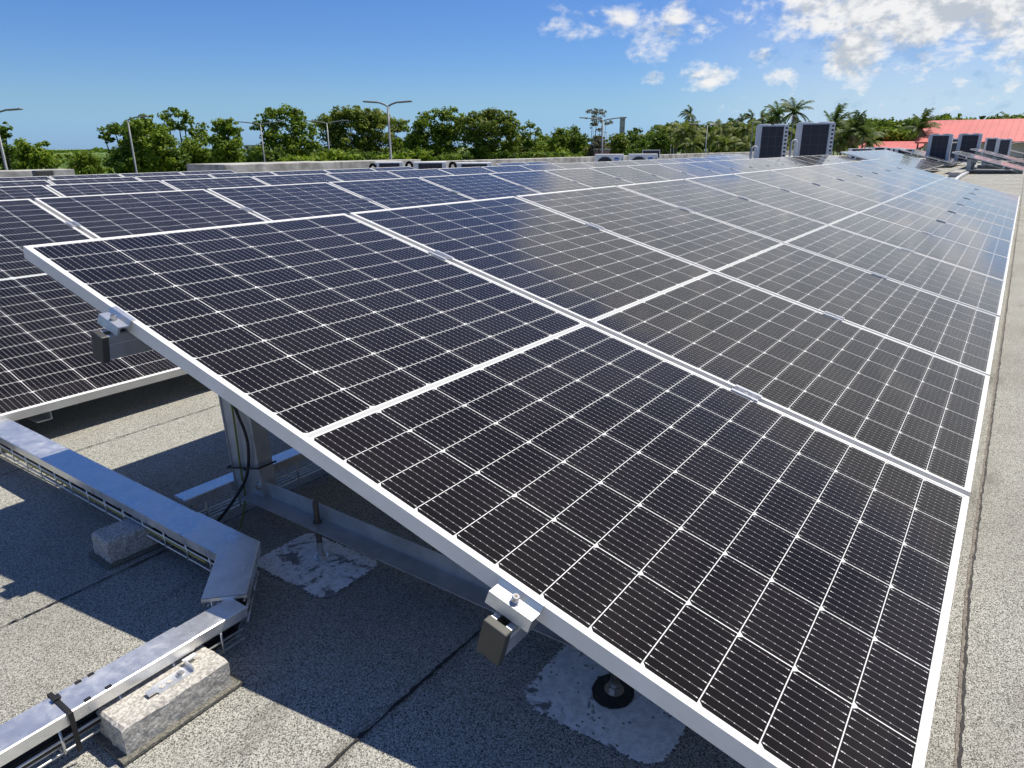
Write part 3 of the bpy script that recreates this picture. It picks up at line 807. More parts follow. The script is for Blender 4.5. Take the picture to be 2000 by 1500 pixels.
unit_at(1938, 270, 56, .70, 1.45, 'narrow cooling unit, left of the last pair before the red building', False)
unit_at(1964, 272, 56, .75, 1.45, 'narrow cooling unit, right of the last pair before the red building', False)
def split_unit(px, pytop, d, w, h, dep, face, label, group):
    q = site(px, pytop, d); rz = math.atan2(CAM.y-q.y, CAM.x-q.x)+math.pi/2 + rad(6)
    zb = zroof(q.y)
    root = empty('air_conditioner', (q.x, q.y, zb), (0, 0, rz)); zt = q.z-zb; z0 = zt-h
    b = MB(); b.box(-w/2, w/2, 0, dep, z0, zt); b.build('casing', M['ac_white'], root, bevel=.02)
    s = MB(); s.box(-w/2+.05, -w/2+.11, .02, dep-.02, 0, z0); s.box(w/2-.11, w/2-.05, .02, dep-.02, 0, z0); s.build('stand', M['pole'], root)
    if face == 'fan':
        f = MB(); f.cyl((-w*.16, -.012, z0+h*.47), h*.41, .010, 32, (0,1,0)); f.build('fan_opening', M['ac_dark'], root)
        gd = MB()
        for k in range(12):
            a = math.pi*k/12; c_ = Vector((-w*.16, -.016, z0+h*.47)); dd = Vector((math.cos(a), 0, math.sin(a)))*h*.40
            gd.tube([c_-dd, c_+dd], .003, 4)
        for rr in (.15, .28, .40):
            gd.tube([Vector((-w*.16+math.cos(a_*math.pi/12)*h*rr, -.018, z0+h*.47+math.sin(a_*math.pi/12)*h*rr)) for a_ in range(25)], .003, 4)
        gd.build('fan_guard', M['ac_line'], root)
        l = MB().box(w*.17, w*.32, -.006, -.001, z0+h*.62, z0+h*.84); bl = l.build('blue_badge', M['blue'], root)
        tx = MB()
        for k in range(4): tx.box(w*.195+k*w*.027, w*.195+k*w*.027+w*.018, -.0085, -.0065, z0+h*.71, z0+h*.76)
        tx.build('badge_lettering', M['ac_white'], bl)
        hd = MB().box(w*.43, w*.46, -.004, -.001, z0+h*.70, z0+h*.80); hd.build('handle_recess', M['ac_dark'], root)
    else:
        f = MB().box(-w*.36, w*.36, -.006, -.001, z0+.04, zt-.035); f.build('coil', M['ac_dark'], root)
        l = MB()
        for k in range(1, 5): l.box(-w*.33+w*.66*k/5-.004, -w*.33+w*.66*k/5+.004, -.010, -.0065, z0+.04, zt-.035)
        for k in range(1, 4): l.box(-w*.33, w*.33, -.0095, -.0066, z0+.04+(h-.1)*k/4-.004, z0+.04+(h-.1)*k/4+.004)
        l.build('coil_guard', M['ac_line'], root)
    tag(root, label, 'air conditioner', group)
    return root
for i, px in enumerate((760, 840, 926)):
    split_unit(px, (316, 316, 317.5)[i], 17.5, (.66, .78, .86)[i], .56, .32, 'coil', '%s of the three low air conditioners with dark coils behind the fourth row' % ('leftmost', 'middle', 'rightmost')[i], 'low air conditioners behind the fourth row')
for i, px in enumerate((728, 799, 884)):
    c = site(px, (322, 318, 319)[i], 17.3); pts = []
    u = Vector((CR.x, CR.y, 0)).normalized(); rr = .070
    for k in range(11):
        a = math.pi*k/10; pts.append(c-u*(rr*math.cos(a))+Vector((0,0,-.08+.09*math.sin(a))))
    pts = [pts[0]+Vector((0,0,-.35))]+pts+[pts[-1]+Vector((0,0,-.35))]
    cable('insulated_pipe', pts, .030, M['foam'], 'arched black insulated pipe %s' % ('left of the leftmost low air conditioner', 'between the leftmost and middle low air conditioners', 'between the middle and rightmost low air conditioners')[i], 'pipe')
split_unit(1191, 301, 22, .84, .62, .32, 'fan', 'left one of the two white air conditioners with a blue badge', 'white air conditioners with blue badges')
split_unit(1257, 300.5, 22.5, .86, .62, .32, 'fan', 'right one of the two white air conditioners with a blue badge', 'white air conditioners with blue badges')
for i, (px, py, d, w) in enumerate(((1684, 290, 44, 1.3), (1712, 287.5, 50, 1.2), (1742, 288.5, 52, 1.2), (1757, 290, 48, .9), (1768, 291, 40, .8))):
    split_unit(px, py, d, w, .60, .35, 'coil', '%s from the left among the low pale units below the small red roof' % ORD[i], 'low pale units below the red roofs')
# tilted dark board behind the fan units
q = site(1272, 294, 33)
root = empty('small_panel_board', (q.x, q.y, zroof(q.y)), (0, 0, math.atan2(CAM.y-q.y, CAM.x-q.x)+math.pi/2))
MB().box(-.36, .36, 0, .03, q.z-zroof(q.y)-.30, q.z-zroof(q.y)).build('board', M['ac_dark'], root)
MB().box(-.385, .385, -.003, .033, q.z-zroof(q.y)+.001, q.z-zroof(q.y)+.03).box(-.385, -.361, -.003, .033, .02, q.z-zroof(q.y)).box(.361, .385, -.003, .033, .02, q.z-zroof(q.y)).build('stand', M['alu'], root)
tag(root, 'small dark board on thin legs behind the right blue badge unit', 'board')
# white pipe arches beside the tall units
for i, (px, py, d) in enumerate(((1474, 292, 24.5), (1552, 279, 25.5))):
    c = site(px, py, d); u = Vector((CR.x, CR.y, 0)).normalized(); pts = [c-u*.09+Vector((0,0,-.75))]
    for k in range(9):
        a = math.pi*k/8; pts.append(c-u*(.09*math.cos(a))+Vector((0,0,.09*math.sin(a))))
    pts.append(c+u*.09+Vector((0,0,-.3)))
    cable('white_pipe', pts, .022, M['ac_white'], 'white bent pipe left of the %s tall cooling unit of the pair' % ('left', 'right')[i], 'pipe')
    cable('vent_rod', [c+Vector((-.1,.1,-.7)), c+Vector((-.1,.1,.45)), c-u*.02+Vector((-.1,.1,.78)), c+u*.10+Vector((-.1,.1,.80))], .012, M['pole'], 'thin grey rod beside the %s tall cooling unit of the pair' % ('left', 'right')[i], 'rod')
# curved conduit at the far end of the front row
cable('conduit', [(13.2,-1.2,.30),(14.6,-1.05,.26),(17.5,-.95,.16),(21.5,-.75,.08),(25.0,-.62,.06),(29.2,-.60,.06)], .05, M['galv'], 'curved grey conduit leading from the front row to the raised row', 'conduit')
# rails and clutter round the right hand units
for i, (px, py, d) in enumerate(((1866, 283, 45), (1990, 282, 60))):
    c = site(px, py, d); u = Vector((CR.x, CR.y, 0)).normalized()
    cable('guard_rail', [c-u*.5+Vector((0,0,-.9)), c-u*.5, c+u*.5, c+u*.5+Vector((0,0,-.9))], .03, M['pole'], 'white hoop rail %s' % ('between the two cooling units in front of the red roof', 'at the far right in front of the red building')[i], 'rail')

# ------------------------------------------------------------------ red roofed buildings
def red_building(pl, pyt, pl2, pye, pr, d, label, ht_wall):
    """gabled shed: left verge from (pl, pye) at the eave to (pl2, pyt) at the ridge, running off to the right"""
    a = site(pl, pye, d); r = site(pl2, pyt, d*1.09)
    u = (site(pr, pye, d*.99)-a); u.z = 0; L = u.length; u.normalize(); n = Vector((-u.y, u.x, 0))
    if (r-a).dot(n) < 0: n = -n
    dep = abs((Vector((r.x,r.y,0))-Vector((a.x,a.y,0))).dot(n)); zr = r.z; ze = a.z
    root = empty('red_roofed_building', (a.x, a.y, GZ))
    inv = Matrix.Translation((-a.x,-a.y,-GZ))
    A = Vector((a.x,a.y,ze)); sh = (Vector((r.x,r.y,0))-Vector((a.x,a.y,0))).dot(u); R_ = A+n*dep+Vector((0,0,zr-ze))+u*sh; B = A+n*(2*dep)
    m = MB(); th = Vector((0,0,-.12))
    m.face([A, A+u*L, R_+u*(L-sh), R_]); m.face([R_, R_+u*(L-sh), B+u*L, B])
    m.face([A+th, A+u*L+th, A+u*L, A]); m.face([A, R_, R_+th, A+th]); m.face([A+th, R_+th, R_+u*(L-sh)+th, A+u*L+th])
    k = 0
    while k < L:     # standing seams
        s = A+u*k+Vector((0,0,.01)); e = R_+u*(max(k-sh*0, 0)*(L-sh)/L)+Vector((0,0,.01))
        m.tube([s, e], .012, 4); k += .5
    m.build('roof', M['red_roof'], root).matrix_parent_inverse = inv
    w = MB(); A0 = A+n*.8+u*.6; z0 = Vector((0,0,GZ-ze))
    A0.z = ze-.13
    w.face([A0+z0, A0+u*(L-1)+z0, A0+u*(L-1), A0]); w.face([A0+n*(2*dep-1.6)+z0, A0+z0, A0, A0+n*(2*dep-1.6)])
    w.build('wall', M['wallpaint'], root).matrix_parent_inverse = inv
    f = MB(); f.box(0, L-1.2, -.05, -.01, -1.3, -.15)  # dark strip laid along the wall just below the eave
    fo = f.build('dark_wall_band', M['window'], root); fo.matrix_parent_inverse = inv
    fo.matrix_world = Matrix.Translation(A0) @ Matrix(((u.x, n.x, 0, 0), (u.y, n.y, 0, 0), (0, 0, 1, 0), (0, 0, 0, 1)))
    tag(root, label, 'building')
red_building(1787, 235.5, 1813, 277.5, 2120, 72, 'large building with a bright red pitched roof at the right', 3)
red_building(1676, 276.5, 1681, 291, 1795, 78, 'low building with a small red roof left of the large red roof', 3)
# small far buildings
def house(px, py, d, w, h, dep, m, label, flat=True):
    q = site(px, py, d); rz = math.atan2(CAM.y-q.y, CAM.x-q.x)+math.pi/2
    root = empty('house', (q.x, q.y, q.z-h), (0, 0, rz))
    MB().box(-w/2, w/2, 0, dep, -2, h-.2).build('wall', M[m], root); MB().box(-w/2-.05*w, w/2+.05*w, -.05*w, dep+.05*w, h-.199, h-.1).build('roof', M['concrete'], root)
    for k in range(3): MB().box(-w/2+w*(k+.3)/3, -w/2+w*(k+.7)/3, -.03, -.004, h*.35, h*.7).build('window', M['window'], root)
    tag(root, label, 'house')
house(494, 282.5, 260, 6, 1.7, 5, 'wallpaint', 'tiny flat roofed house beyond the cane field')
house(1176, 288.5, 60, 1.3, 2.4, 2, 'pink', 'small pink walled hut half hidden in bushes behind the left blue badge unit')
q = site(1216, 232, 150)
c = MB().box(-.5, .5, -.5, .5, GZ, q.z).box(-.56, .56, -.56, .56, q.z+.002, q.z+.35).build('chimney_stack', M['concrete'], loc=(q.x, q.y, 0)); c.rotation_euler.z = .5
tag(c, 'square grey concrete chimney rising above the trees', 'chimney')

# ------------------------------------------------------------------ lamp posts
def lamp_post(px, pytop, d, arms, label, arm=.95, dy=0):
    q = site(px, pytop, d)
    root = empty('street_lamp', (q.x, q.y, GZ)); H = q.z-GZ-.15
    MB().tube([(0,0,0),(0,0,H)], .080, 10, r2=.040).build('pole', M['pole'], root, smooth=True)
    u = Vector((CR.x, CR.y, 0)).normalized()
    ab = MB()
    for s in arms:
        ab.tube([(0,0,H-.02), tuple(u*(s*arm*.4)+Vector((0,0,H+.06))), tuple(u*(s*arm)+Vector((0,0,H+.13)))], .035, 8)
    ab.build('arm', M['pole'], root)
    for s in arms:
        a = u*(s*arm); e = u*(s*(arm+.62))
        MB().beam(a+Vector((0,0,H+.13)), e+Vector((0,0,H+.17)), .20, .065).build('lamp_head', M['pole'], root, bevel=.03)
    tag(root, label, 'street lamp', 'street lamps behind the roof')
lamps = [(757, 199, 30, (-1, 1), 'tall street lamp with two drooping heads, nearest and tallest of the lamps', .35),
 (248, 228, 44, (1,), 'leaning looking street lamp with one head in front of the dense dark tree', .5),
 (-14, 214, 35, (1,), 'street lamp at the left edge of the photo with its arm reaching into view', .5),
 (508, 238, 52, (-1, 1), 'thin street lamp with two arms in front of the wide airy tree', 1.0),
 (638, 236, 53, (-1, 1), 'street lamp with a flat T of two arms left of the tallest lamp', .9),
 (725, 243, 63, (1,), 'street lamp with one arm just left of the tallest lamp', .5),
 (826, 250, 73, (-1, 1), 'thin street lamp with two arms just right of the tallest lamp', .9),
 (990, 251, 80, (-1, 1), 'street lamp with two arms in front of the round dense tree', 1.1),
 (1026, 258, 88, (1,), 'faint street lamp right of the round dense tree', .8),
 (1178, 230, 48, (-1, 1), 'dark street lamp with two spread arms beside the bare feathery tree', .9),
 (1186, 257, 90, (-1,), 'thin low lamp post between the dark lamp and the chimney', .5),
 (1318, 252, 82, (1,), 'lamp post left of the palm row', .4),
 (1382, 242, 64, (-1, 1), 'street lamp with two arms in the middle of the palm row', .9),
 (1312, 257, 76, (-1,), 'pale short lamp post just left of the one beside the palm row', .3)]
for a in lamps: lamp_post(a[0], a[1], a[2], a[3], a[4], a[5])

# ------------------------------------------------------------------ trees
def leaf(mb, p, nrm, s, r, mi=0, asp=.62):
    n = Vector(nrm)+Vector((r.gauss(0,.55), r.gauss(0,.55), r.gauss(0,.55))); n.normalize()
    t = n.cross(Vector((r.gauss(0,1), r.gauss(0,1), r.gauss(0,1)))); t.normalize(); b = n.cross(t)
    s *= r.uniform(.6, 1.25); k = s*asp
    mb.face([p-t*s*.5, p+b*k*.5, p+t*s*.5, p-b*k*.5], mi)
def crown(blobs, dens, s, r, mi=0):
    """leaf sized faces in ragged clumps: blobs are (x, y, z, rx, ry, rz)"""
    mb = MB()
    for (x, y, z, rx, ry, rz) in blobs:
        # each blob is broken into clumps, with gaps between them
        vol = (rx*ry*rz)**(1/3); nc = max(7, int(11*dens**.5+vol*5))
        for k in range(nc):
            d = Vector((r.gauss(0,1), r.gauss(0,1), r.gauss(0,1)+.15)).normalized(); rr = r.uniform(.2, .95); fringe = k % 3 == 2; rr = r.uniform(.8, 1.2) if fringe else rr
            cc = Vector((x+d.x*rx*rr, y+d.y*ry*rr, z+d.z*rz*rr)); cr = vol*(r.uniform(.14, .30) if fringe else r.uniform(.32, .60))
            n = int(dens*cr*cr*150/(s/.3)**2)+8
            for q in range(n):
                e = Vector((r.gauss(0,1), r.gauss(0,1), r.gauss(0,1)*.8)).normalized(); u = r.random()**.45
                p = cc+Vector((e.x*cr, e.y*cr, e.z*cr*.75))*u
                leaf(mb, p, e+Vector((0,0,.5)), s, r, mi)
    return mb
def trunk_mesh(mb, base, tops, r0, r):
    for tp in tops:
        b = Vector(base); t = Vector(tp); mid = b.lerp(t, .45); mid.x = b.x+(t.x-b.x)*.25; mid.y = b.y+(t.y-b.y)*.25
        mb.tube([b, mid, b.lerp(t, .78)+Vector((r.uniform(-.1,.1), r.uniform(-.1,.1), 0)), t], r0, 6, r2=r0*.2)
def picture_tree(d, blobs, leafm, label, name='broadleaf_tree', dens=1.0, s=.22, seed=1, trunk_px=None, thick=1.0, group='trees beyond the roof', cat='tree', tr=.13):
    """tree from a list of leaf masses (survey x, y, radius x, radius y) all standing at distance d, each with real depth"""
    r = random.Random(seed); ppm = FPX/d
    cx = sum(b[0] for b in blobs)/len(blobs) if trunk_px is None else trunk_px
    o = site(cx, 287, d); root = empty(name, (o.x, o.y, GZ)); view = Vector((o.x-CAM.x, o.y-CAM.y, 0)).normalized()
    B = []
    for (px, py, rx, ry) in blobs:
        q = site(px, py, d); off = r.uniform(-.5, .5)*rx/ppm*thick
        q = q+view*off; ax, az = rx/ppm*1.13, ry/ppm*1.13; B.append((q.x-o.x, q.y-o.y, q.z-GZ, ax, ax*thick, az))
    crown(B, dens, s, r).build('crown', M[leafm], root)
    t = MB(); trunk_mesh(t, (0,0,0), [(b[0], b[1], b[2]+b[5]*.3) for b in B[::max(1, len(B)//4)]], tr, r); t.build('trunk', M['trunk'], root, smooth=True)
    tag(root, label, cat, group); return root
# left group
picture_tree(45, [(-8, 268, 22, 20), (4, 290, 24, 22), (-10, 312, 26, 20), (10, 255, 12, 10)], 'leaf_dark', 'dark tree cut by the left edge of the photo', seed=11)
picture_tree(47, [(55, 290, 20, 14), (78, 305, 26, 16), (45, 318, 26, 14), (88, 322, 20, 12), (60, 308, 20, 18)], 'leaf_mid', 'low round tree second from the left edge, left of the open field', seed=12)
picture_tree(62, [(165, 308, 22, 10), (150, 322, 20, 10), (180, 322, 22, 12), (190, 332, 20, 8), (165, 333, 26, 8)], 'leaf_mid', 'round dark bush standing alone in front of the cane field', 'bush', seed=13, cat='bush')
picture_tree(58, [(222, 252, 22, 9), (246, 247, 24, 9), (202, 266, 10, 7), (213, 272, 8, 5), (262, 258, 18, 14), (250, 272, 10, 12), (232, 312, 20, 16), (250, 300, 20, 20), (270, 320, 24, 16)], 'leaf_dark', 'tree with a branch arching out to the left over the field', seed=14, trunk_px=262, dens=1.15)
picture_tree(50, [(285, 238, 14, 12), (280, 256, 26, 16), (300, 268, 28, 18), (268, 278, 26, 18), (310, 290, 26, 20), (280, 300, 34, 22), (250, 305, 24, 18), (305, 315, 30, 18), (265, 325, 36, 12)], 'leaf_mid', 'tall dense yellow green tree just right of the one headed lamp', seed=15, dens=1.3)
picture_tree(56, [(325, 228, 12, 9), (342, 222, 14, 8), (358, 226, 12, 8), (365, 238, 12, 9), (330, 244, 14, 8), (322, 256, 10, 8), (350, 246, 12, 7), (390, 252, 14, 10), (395, 268, 20, 14), (378, 262, 10, 8)], 'leaf_mid', 'tall thin topped tree with sky showing through its crown', seed=16, trunk_px=352, dens=.8, s=.20)
picture_tree(54, [(358, 300, 26, 16), (380, 290, 26, 18), (345, 318, 24, 14), (395, 312, 24, 18), (372, 325, 34, 10)], 'leaf_mid', 'bushy dark tree below the thin topped tree', seed=17, dens=1.2)
picture_tree(50, [(442, 244, 18, 9), (445, 258, 22, 12), (440, 275, 22, 14), (448, 290, 24, 16), (436, 305, 22, 16), (455, 312, 20, 14), (425, 300, 10, 16)], 'leaf_mid', 'narrow upright dense tree alone between two gaps of field', seed=18, dens=1.4)
picture_tree(57, [(530, 225, 20, 10), (552, 218, 18, 10), (570, 228, 18, 12), (512, 240, 16, 8), (500, 248, 12, 7), (540, 245, 22, 11), (580, 245, 22, 14), (560, 262, 26, 14), (600, 258, 18, 14), (525, 265, 16, 10), (535, 285, 30, 16), (575, 285, 30, 20), (520, 305, 26, 14), (600, 290, 20, 18), (560, 310, 34, 12)], 'leaf_mid', 'wide airy tree with spreading limbs behind the thin two armed lamp', seed=19, dens=.95)
picture_tree(62, [(655, 228, 28, 10), (690, 222, 34, 10), (725, 226, 28, 11), (750, 238, 24, 12), (640, 245, 24, 14), (680, 245, 30, 14), (720, 252, 32, 18), (660, 268, 30, 18), (700, 280, 34, 20), (745, 270, 28, 20), (650, 292, 28, 14), (735, 300, 30, 16), (770, 285, 20, 18), (690, 305, 34, 10), (780, 250, 18, 12)], 'leaf_olive', 'broad round headed tree behind the tallest lamp', seed=20, dens=1.2)
picture_tree(60, [(815, 245, 22, 12), (835, 232, 20, 11), (860, 222, 16, 11), (880, 226, 20, 11), (900, 236, 18, 11), (820, 268, 30, 18), (860, 255, 30, 18), (850, 285, 34, 20), (815, 298, 26, 14), (885, 262, 26, 20), (885, 298, 26, 16), (795, 280, 20, 16)], 'leaf_mid', 'light green tree between the tallest lamp and the round dense tree', seed=21, dens=1.1)
picture_tree(58, [(935, 228, 22, 10), (965, 226, 26, 10), (990, 236, 20, 12), (915, 242, 18, 12), (950, 248, 30, 16), (985, 258, 26, 18), (925, 268, 26, 18), (960, 282, 30, 20), (995, 285, 20, 16), (935, 302, 28, 12), (980, 305, 30, 10), (1003, 262, 14, 16)], 'leaf_olive', 'round dense tree behind the twin armed lamp', seed=22, dens=1.4, s=.21)
picture_tree(66, [(1020, 252, 10, 8), (1035, 246, 10, 8), (1046, 258, 10, 8), (1025, 275, 14, 14), (1040, 290, 18, 14)], 'leaf_mid', 'small open crowned tree right of the round dense tree', seed=23, dens=.8)
# shrubs and smaller trees in the middle
mids = [(1020, 285, 26, 16, 'leaf_olive'), (1055, 280, 22, 16, 'leaf_mid'), (1090, 268, 20, 14, 'leaf_mid'), (1118, 266, 22, 14, 'leaf_dark'), (1080, 292, 26, 12, 'leaf_mid'), (1135, 285, 24, 16, 'leaf_dark'),
        (1165, 280, 20, 12, 'leaf_dry'), (1205, 275, 18, 12, 'leaf_olive'), (1238, 268, 18, 14, 'leaf_dark'), (1218, 288, 20, 12, 'leaf_mid'), (1265, 272, 18, 12, 'leaf_mid'), (1290, 270, 18, 14, 'leaf_dark'), (1245, 290, 22, 12, 'leaf_dark'), (1150, 297, 22, 8, 'leaf_mid'), (1190, 296, 20, 8, 'leaf_dry'), (1275, 292, 22, 12, 'leaf_dark')]
for i, (px, py, rx, ry, lm) in enumerate(mids):
    picture_tree(66+(i*7) % 12, [(px, py, rx, ry), (px-rx*.5, py+ry*.8, rx*.7, ry*.7), (px+rx*.5, py+ry*.7, rx*.7, ry*.8), (px, py+ry*1.4, rx*.9, ry*.8), (px+rx*.2, py-ry*.6, rx*.5, ry*.5)], lm,
                 '%s small tree from the left between the dense round tree and the palms' % ORD[i], 'small_tree', seed=40+i, dens=1.0, s=.25, group='small trees in the middle distance')
for i in range(24):
    px = 240+i*32+(i*17) % 11
    if 468 < px < 500: continue
    picture_tree(50+(i*5) % 14, [(px, 300+(i*7) % 9, 15, 10), (px-12, 314, 16, 12), (px+13, 312, 16, 12), (px, 322, 22, 10), (px+4, 334, 22, 10)], ('leaf_dark', 'leaf_mid', 'leaf_dark')[i % 3],
                 '%s dark undergrowth bush from the left under the trees' % (ORD+['twenty-fourth'])[i], 'bush', seed=200+i, dens=1.2, s=.22, group='undergrowth bushes under the trees', cat='bush')
# bright lime shrubs at the foot of the trees
for i, (px, py, rx, ry) in enumerate(((575, 314, 24, 7), (612, 310, 22, 7), (648, 303, 22, 9), (672, 308, 22, 8), (696, 314, 14, 5), (745, 309, 16, 5), (776, 308, 20, 7), (820, 304, 22, 9), (1050, 303, 24, 6), (1098, 303, 30, 6), (880, 308, 20, 6))):
    picture_tree(34+(i % 3)*2, [(px, py, rx, ry), (px-rx*.5, py+5, rx*.6, ry), (px+rx*.6, py+4, rx*.6, ry)], 'leaf_lime' if i < 8 else 'leaf_mid',
                 '%s bright shrub from the left along the foot of the trees' % ORD[i], 'shrub', seed=70+i, dens=1.1, s=.20, group='bright shrubs at the foot of the trees', cat='shrub')
# feathery bare tree
picture_tree(60, [(1158, 220, 14, 5), (1176, 222, 12, 4), (1165, 232, 16, 5), (1183, 240, 12, 4), (1158, 244, 12, 4), (1172, 252, 10, 4), (1165, 215, 10, 3)], 'leaf_dry', 'thin feathery almost bare tree beside the dark two armed lamp', 'feathery_tree', seed=90, dens=.55, s=.11, trunk_px=1163, tr=.055)
# wood on the rise at the right
for i in range(16):
    px = 1672+i*23; py = 246-((i*37) % 9)*.9-(4 if i > 7 else 0)
    picture_tree(118+(i*13) % 22, [(px, py+4, 22, 10), (px-14, py+14, 20, 12), (px+14, py+12, 20, 12), (px, py+26, 26, 14)], ('leaf_dark', 'leaf_mid')[i % 3 == 2],
                 '%s round dark tree from the left in the wood behind the red roofs' % ORD[i], seed=100+i, dens=.9, s=.62, group='wood behind the red roofs')
for i, (px, py) in enumerate(((1700, 268), (1722, 258), (1752, 262), (1776, 268))):
    picture_tree(88, [(px, py, 16, 9), (px-8, py+12, 18, 10), (px+10, py+12, 18, 10)], 'leaf_lime' if i in (1, 2) else 'leaf_mid', '%s from the left of the light green bushes above the small red roof' % ORD[i], 'bush', seed=130+i, s=.34, group='bushes above the small red roof', cat='bush')
# backdrop trees behind the palm row
for i in range(9):
    px = 1290+i*26; py = 256-(i % 3)*4
    picture_tree(104, [(px, py, 20, 10), (px-10, py+16, 18, 14), (px+10, py+18, 18, 14), (px, py+34, 20, 12)], 'leaf_dark', '%s dark tree from the left standing behind the palm row' % ORD[i], seed=150+i, dens=1.0, s=.45, group='dark trees behind the palm row')
for i in range(10):
    px = 1500+i*22; py = 262-(i % 4)*3
    picture_tree(110, [(px, py, 20, 11), (px-10, py+16, 18, 14), (px+10, py+18, 18, 14)], 'leaf_dark', '%s dark tree from the left standing behind the tall cooling units' % ORD[i], seed=170+i, dens=1.0, s=.45, group='dark trees behind the cooling units')

# palms
def palm_proto(name, H, fr, n, seed, leafm, wind=.0, droop=1.0, up=.9):
    r = random.Random(seed); root = empty(name, (0,0,0)); t = MB()
    bx, by = r.uniform(-.25, .25), r.uniform(-.25, .25)
    top = Vector((bx, by, H)); t.tube([(0,0,0), (bx*.2, by*.2, H*.4), (bx*.6, by*.6, H*.75), tuple(top)], .15, 8, r2=.09)
    for k in range(5):   # boots and nuts under the crown
        a = r.uniform(0, 6.28); t.tube([top+Vector((math.cos(a)*.05, math.sin(a)*.05, -.2)), top+Vector((math.cos(a)*.22, math.sin(a)*.22, -.05))], .07, 5)
    t.build('trunk', M['palm_trunk'], root, smooth=True)
    for part, cnt, mm, lo_, hi_ in (('crown', n, leafm, -.35, up*1.25), ('dry_skirt', max(3, n//5), 'palm_dry', -1.1, -.5)):
        mb = MB()
        for k in range(cnt):
            az = 2*math.pi*k/cnt*1.0+r.uniform(-.25, .25)+k*2.4; el = r.uniform(lo_, hi_); L = fr*r.uniform(.8, 1.1)*(1 if part == 'crown' else .6)
            d = Vector((math.cos(az)*math.cos(el), math.sin(az)*math.cos(el), math.sin(el))); p = Vector(top); seg = 11; pts = []
            for q in range(seg+1):
                pts.append(Vector(p)); p = p+d*(L/seg); d = d+Vector((wind*.05, -wind*.05, -.105*droop*(1+q*.05))); d.normalize()
            side = Vector((-math.sin(az), math.cos(az), 0))
            for q in range(seg):
                a, b = pts[q], pts[q+1]; mb.face([a-side*.02, b-side*.015, b+side*.015, a+side*.02])
                ll = fr*.30*math.sin(math.pi*(.12+.80*q/seg))**.7
                fw = (b-a).normalized()
                for sgn in (-1, 1):
                    for h in (0, .5):
                        o = a.lerp(b, h); dr = (side*sgn*.85+fw*.55+Vector((0,0,-.42-r.uniform(0,.35)))).normalized()
                        e = o+dr*ll*r.uniform(.8, 1.1); w = fw*(.085+fr*.016)
                        mb.face([o-w*.5, o+w*.5, e])
        mb.build(part, M[mm], root)
    return root
PROTO = {}
def place_palm(kind, px, pyc, d, label, group, scale=1.0):
    """crown centre at survey (px, pyc)"""
    H, fr, n, seed, lm, wind, droop, up = {
        'full': (8.0, 2.1, 22, 5, 'palm', 0, 1.25, 1.0), 'full2': (8.0, 2.0, 20, 6, 'palm', .4, 1.4, 1.0),
        'tall': (11.0, 2.4, 18, 7, 'palm_dark', .3, 1.0, 1.05), 'wind': (11.0, 2.2, 15, 8, 'palm_dark', 1.6, .9, 1.2), 'young': (7.0, 3.0, 20, 9, 'palm_dark', .2, .75, 1.25)}[kind]
    q = site(px, pyc, d)
    if kind not in PROTO: o = PROTO[kind] = palm_proto('palm_tree', H, fr, n, seed, lm, wind, droop, up)
    else: o = copy_tree(PROTO[kind])
    Hh = q.z-GZ
    o.location = (q.x, q.y, q.z-H*scale); o.rotation_euler = (0, 0, (px*.37) % 6.28); o.scale = (scale,)*3
    tag(o, label, 'palm tree', group)
for i, (px, py, d) in enumerate(((1298, 262, 74), (1322, 266, 80), (1338, 258, 72), (1362, 260, 74), (1386, 268, 80), (1408, 255, 72), (1432, 262, 76), (1452, 254, 72), (1472, 262, 78), (1350, 284, 68), (1416, 286, 66), (1456, 284, 66))):
    place_palm(('full', 'full2')[i % 2], px, py, d, '%s palm in the dense palm row left of the tall cooling units' % ORD[i], 'dense row of palms', .74+.06*(i % 3))
place_palm('wind', 1346, 222, 88, 'lone yellow green windblown palm rising above the palm row', 'tall palms', .62)
for i, (px, py, d, k, s) in enumerate(((1447, 238, 92, 'wind', .6), (1466, 230, 90, 'wind', .62), (1490, 230, 92, 'wind', .65), (1508, 236, 90, 'tall', .7), (1522, 224, 88, 'tall', .8), (1549, 218, 80, 'tall', .85))):
    place_palm(k, px, py, d, '%s tall palm from the left above the pair of cooling units' % ORD[i], 'tall palms', s)
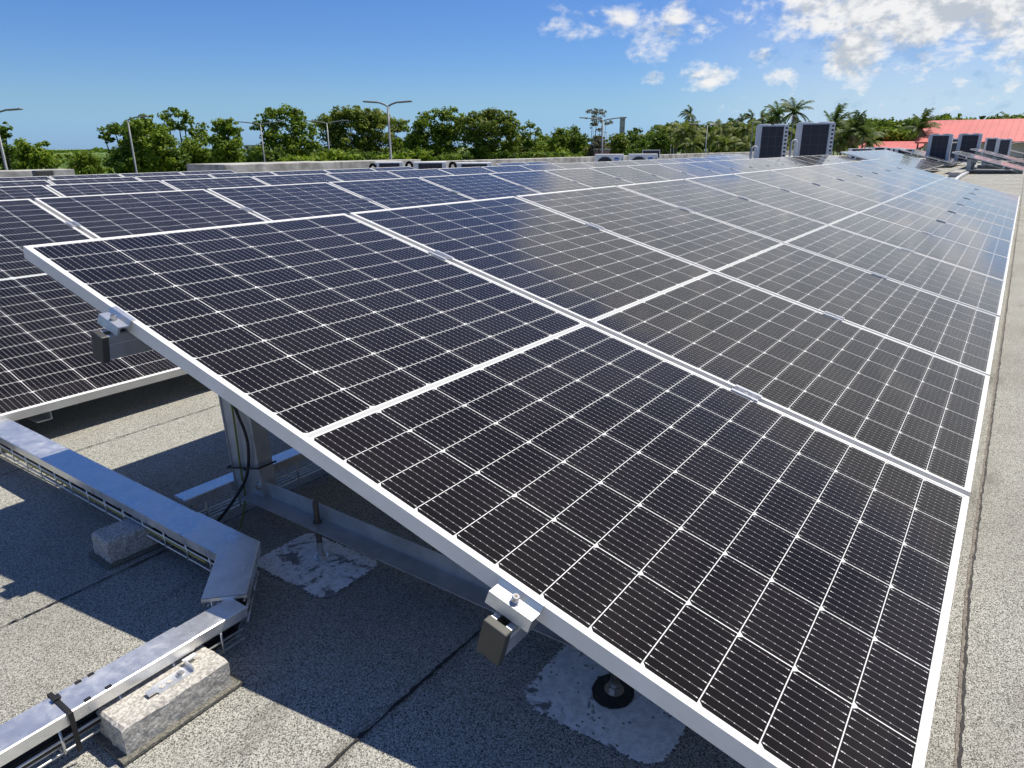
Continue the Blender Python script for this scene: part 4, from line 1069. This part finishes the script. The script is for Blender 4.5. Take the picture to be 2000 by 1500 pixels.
for i, (px, py, d, k, s) in enumerate(((1628, 248, 62, 'young', .62), (1664, 258, 60, 'young', .56), (1688, 262, 60, 'young', .52), (1608, 266, 64, 'full', .66), (1646, 276, 60, 'full2', .66), (1798, 250, 74, 'young', .6), (1700, 280, 66, 'full', .6), (1556, 268, 70, 'full', .7), (1545, 286, 66, 'full2', .66))):
    place_palm(k, px, py, d, ('big drooping palm right of the tall cooling units, nearest to them', 'second big drooping palm right of the cooling units', 'third big drooping palm right of the cooling units', 'low palm just right of the right cooling unit', 'low palm between the big drooping palms',
        'spiky palm at the left corner of the big red roof', 'low palm above the left end of the small red roof', 'palm seen between the two tall cooling units', 'lower palm seen between the two tall cooling units')[i], 'palms at the right', s)

# ------------------------------------------------------------------ cane field
def cane():
    r = random.Random(5); mb = MB(); zt = GZ+2.3
    a0 = site(-60, 289, 1); a1 = site(700, 289, 1)
    def dirn(px): v = site(px, 289, 1)-CAM; v.z = 0; return v.normalized()
    pts = []
    ds = [95, 130, 180, 260, 420, 800, 1600, 3200]
    pxs = list(range(-400, 1001, 70))
    for i in range(len(ds)-1):
        for j in range(len(pxs)-1):
            q = [Vector((CAM.x, CAM.y, zt))+dirn(p)*d for d, p in ((ds[i], pxs[j]), (ds[i], pxs[j+1]), (ds[i+1], pxs[j+1]), (ds[i+1], pxs[j]))]
            mb.face(q[::-1])
    for k in range(26000):
        d = 95+(r.random()**1.8)*420; u = dirn(r.uniform(-80, 720)); p = Vector((CAM.x, CAM.y, zt-.3))+u*d
        h = r.uniform(.5, 1.3)*(1+d/500); w = .10+d*.0012; a = r.uniform(0, 6.28); s = Vector((math.cos(a)*w, math.sin(a)*w, 0)); l = Vector((r.gauss(0,.35), r.gauss(0,.35), 0))*h
        mb.face([p-s, p+s, p+l+Vector((0,0,h))])
    o = mb.build('sugar_cane', M['cane']); tag(o, 'pale green field of sugar cane reaching to the horizon', 'cane field', kind='stuff')
cane()
def treeline():
    r = random.Random(8); mb = MB()
    for k in range(700):
        px = r.uniform(80, 235) if k < 520 else r.uniform(440, 520)
        v = site(px, 289, 1)-CAM; v.z = 0; v.normalize(); d = r.uniform(850, 1000); p = Vector((CAM.x, CAM.y, 0))+v*d
        bump = 3.0*math.exp(-((px-192)/12)**2); p.z = -3.4+r.random()*(1.9+bump)
        leaf(mb, p, -v, 3.4, r)
    o = mb.build('far_trees', M['leaf_dark']); tag(o, 'thin dark line of trees on the far edge of the cane field', 'trees', kind='stuff')
treeline()
for o in list(bpy.data.objects):
    if o.type == 'EMPTY' and not o.children: bpy.data.objects.remove(o)
